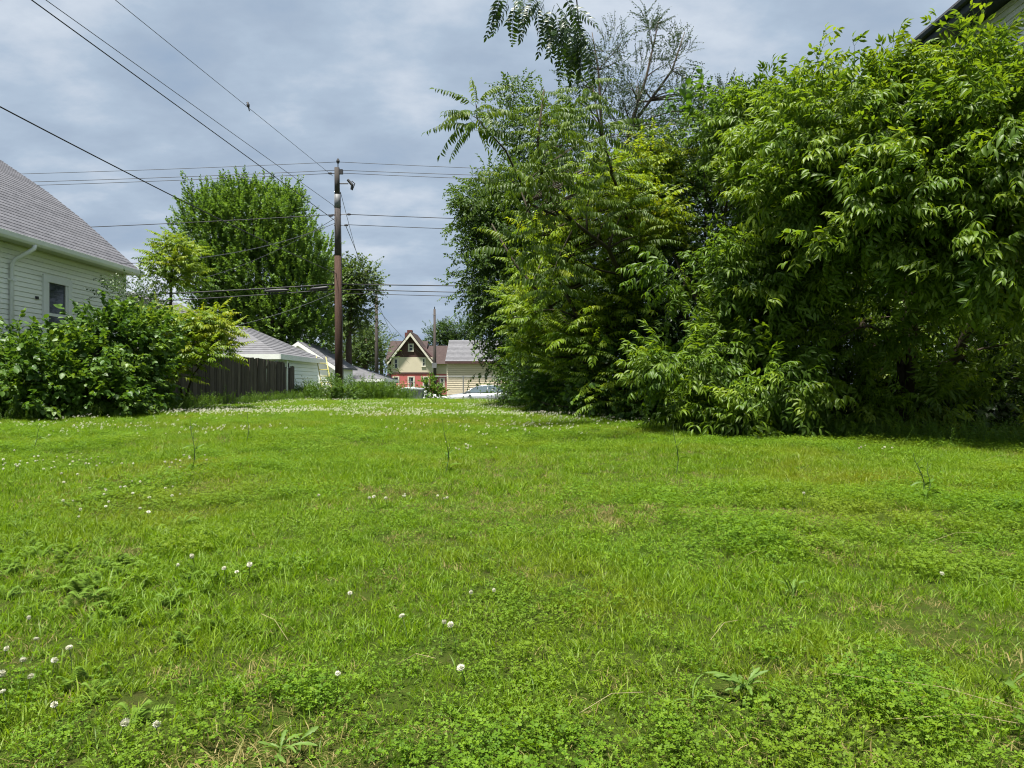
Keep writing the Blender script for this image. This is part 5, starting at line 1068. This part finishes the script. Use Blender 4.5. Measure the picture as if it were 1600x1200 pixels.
# ------------------------------------------------------------------ single weeds in the lawn
def rosette(x, y, n, L, Wd, label, seed, mat='rosette', el=(.25, .9), name='dandelion'):
    r = np.random.default_rng(seed); p = lawn_at(x, y); h = thing(name, p, label, 'weed'); 
    # toothed blade
    pr = [(0, .05), (.12, .10), (.22, .22), (.26, .14), (.38, .34), (.43, .22), (.56, .46), (.61, .30), (.74, .5), (.80, .36), (.92, .26), (1.0, 0)]
    V = []; Fc = []
    for s, w in pr:
        z = .55*s-.62*s*s; V += [(s, w/2, z+.03), (s, 0, z), (s, -w/2, z+.03)]
    for i in range(len(pr)-1):
        a = 3*i; Fc += [(a, a+1, a+4), (a, a+4, a+3), (a+1, a+2, a+5), (a+1, a+5, a+4)]
    me = tri_mesh('leaf', np.array(V)*np.array([L, Wd*2, L]), np.array(Fc), M[mat], np.full(len(V), .5))
    for i in range(n):
        o = bpy.data.objects.new('leaf', me); COL.objects.link(o); o.parent = h; o.location = (r.normal(0, .006), r.normal(0, .006), .02)
        o.rotation_euler = (r.normal(0, .5), -r.uniform(el[0]-.25, el[1]-.15), 2*math.pi*i/n+r.normal(0, .6)); s = r.uniform(.4, 1.2); o.scale = (s, s*r.uniform(.7, 1.3), s)
rosette(1165, 1092, 20, .09, .013, 'large dandelion rosette with jagged pale leaves in the foreground lawn', 1)
rosette(1238, 938, 11, .095, .015, 'narrow leaved weed tuft right of centre in the lawn', 2, el=(.6, 1.2), name='plantain')
rosette(1563, 1085, 6, .12, .018, 'broad leaved weed at the right edge of the foreground', 3, el=(.5, 1.1), name='plantain')
rosette(438, 1192, 10, .07, .011, 'leafy weed at the bottom edge left of centre', 4, name='plantain')
rosette(470, 1175, 5, .06, .012, 'small dandelion beside the leafy weed at the bottom edge', 5)
rosette(152, 1055, 2, .07, .05, 'single pale upturned leaf among the clover near the left edge', 6, el=(.1, .3), name='fallen_leaf')
rosette(1085, 1110, 6, .065, .012, 'small jagged weed left of the large dandelion', 7)
def tall_weed(x, y, ytop, label, seed, lean=0., leaves=7, name='tall_weed'):
    r = np.random.default_rng(seed); p = lawn_at(x, y); H = (y-ytop)/F*p.y; h = thing(name, p, label, 'weed')
    c = lambda s: Vector((p.x+lean*H*s*s+.02*math.sin(5*s), p.y+.01*s, p.z+H*s))
    MB().tube([c(i/6) for i in range(7)], [.0042*(1-.6*i/6) for i in range(7)], 5).build('stem', M['stem'], h)
    for k in range(3):
        a = c(.35+.2*k); MB().tube([a, a+Vector((r.normal(0, .05), r.normal(0, .03), H*.2))], [.002, .001], 4).build('side_stem', M['stem'], h)
    V, T = LEAF2; me = tri_mesh('leaf', V*np.array([.085, .022, .085]), T, M['weed'], np.full(len(V), .5))
    for i in range(leaves):
        s = (i/leaves)**1.6*.9; o = bpy.data.objects.new('leaf', me); COL.objects.link(o); o.parent = h; o.location = c(s)-p
        o.rotation_euler = (r.normal(0, .4), -r.uniform(-.1, .8), r.uniform(0, 6.3)); q = r.uniform(.8, 1.5)*(1.25-s); o.scale = (q, q, q)
tall_weed(300, 736, 652, 'tall thin weed stalk standing alone in the left of the lawn', 1, .0, 12)
tall_weed(697, 738, 655, 'thin upright weed stalk in the middle of the lawn', 2, -.02, 9)
tall_weed(52, 702, 662, 'leaning weed stalk near the mulberry bush', 3, .4, 5)
tall_weed(1056, 742, 662, 'thin stalk standing in the lawn before the thicket', 4, .0, 4)
tall_weed(1440, 778, 708, 'pale two stemmed weed in front of the dark boxelder', 5, -.1, 11)
tall_weed(1448, 776, 722, 'short weed stem beside the pale two stemmed weed', 6, .15, 7)
tall_weed(385, 690, 640, 'faint weed stalk far back in the left of the lawn', 8, .1, 4)
tall_weed(829, 664, 640, 'little weed stem at the far edge near the thicket', 9, 0, 3)
def straws():
    r = np.random.default_rng(8); tp = MB()
    for (x, y, dx, dz, L) in ((1353, 900, .01, .9, .13), (1350, 985, -.35, .25, .16), (1150, 905, .3, .5, .13), (1530, 730, .6, .2, .25), (1300, 1075, .8, .05, .45), (1395, 1150, .7, -.02, .3), (620, 1060, .6, .2, .12), (905, 1140, .7, .1, .16), (450, 1020, -.5, .3, .12), (1110, 1020, .6, .2, .12), (1450, 860, .9, .1, .3)):
        p = lawn_at(x, y)+Vector((0, 0, .035)); e = p+Vector((dx, r.normal(0, .3), dz)).normalized()*L; mm = p.lerp(e, .5)+Vector((0, 0, .02))
        tp.tube([p, mm, e], .0007, 4)
    tag(tp.build('dry_straw', surf('dry_straw', (0.30, 0.26, 0.13), None, 5, .8)), 'thin dry straw stems lying in the grass', 'straw', kind='stuff')
straws()
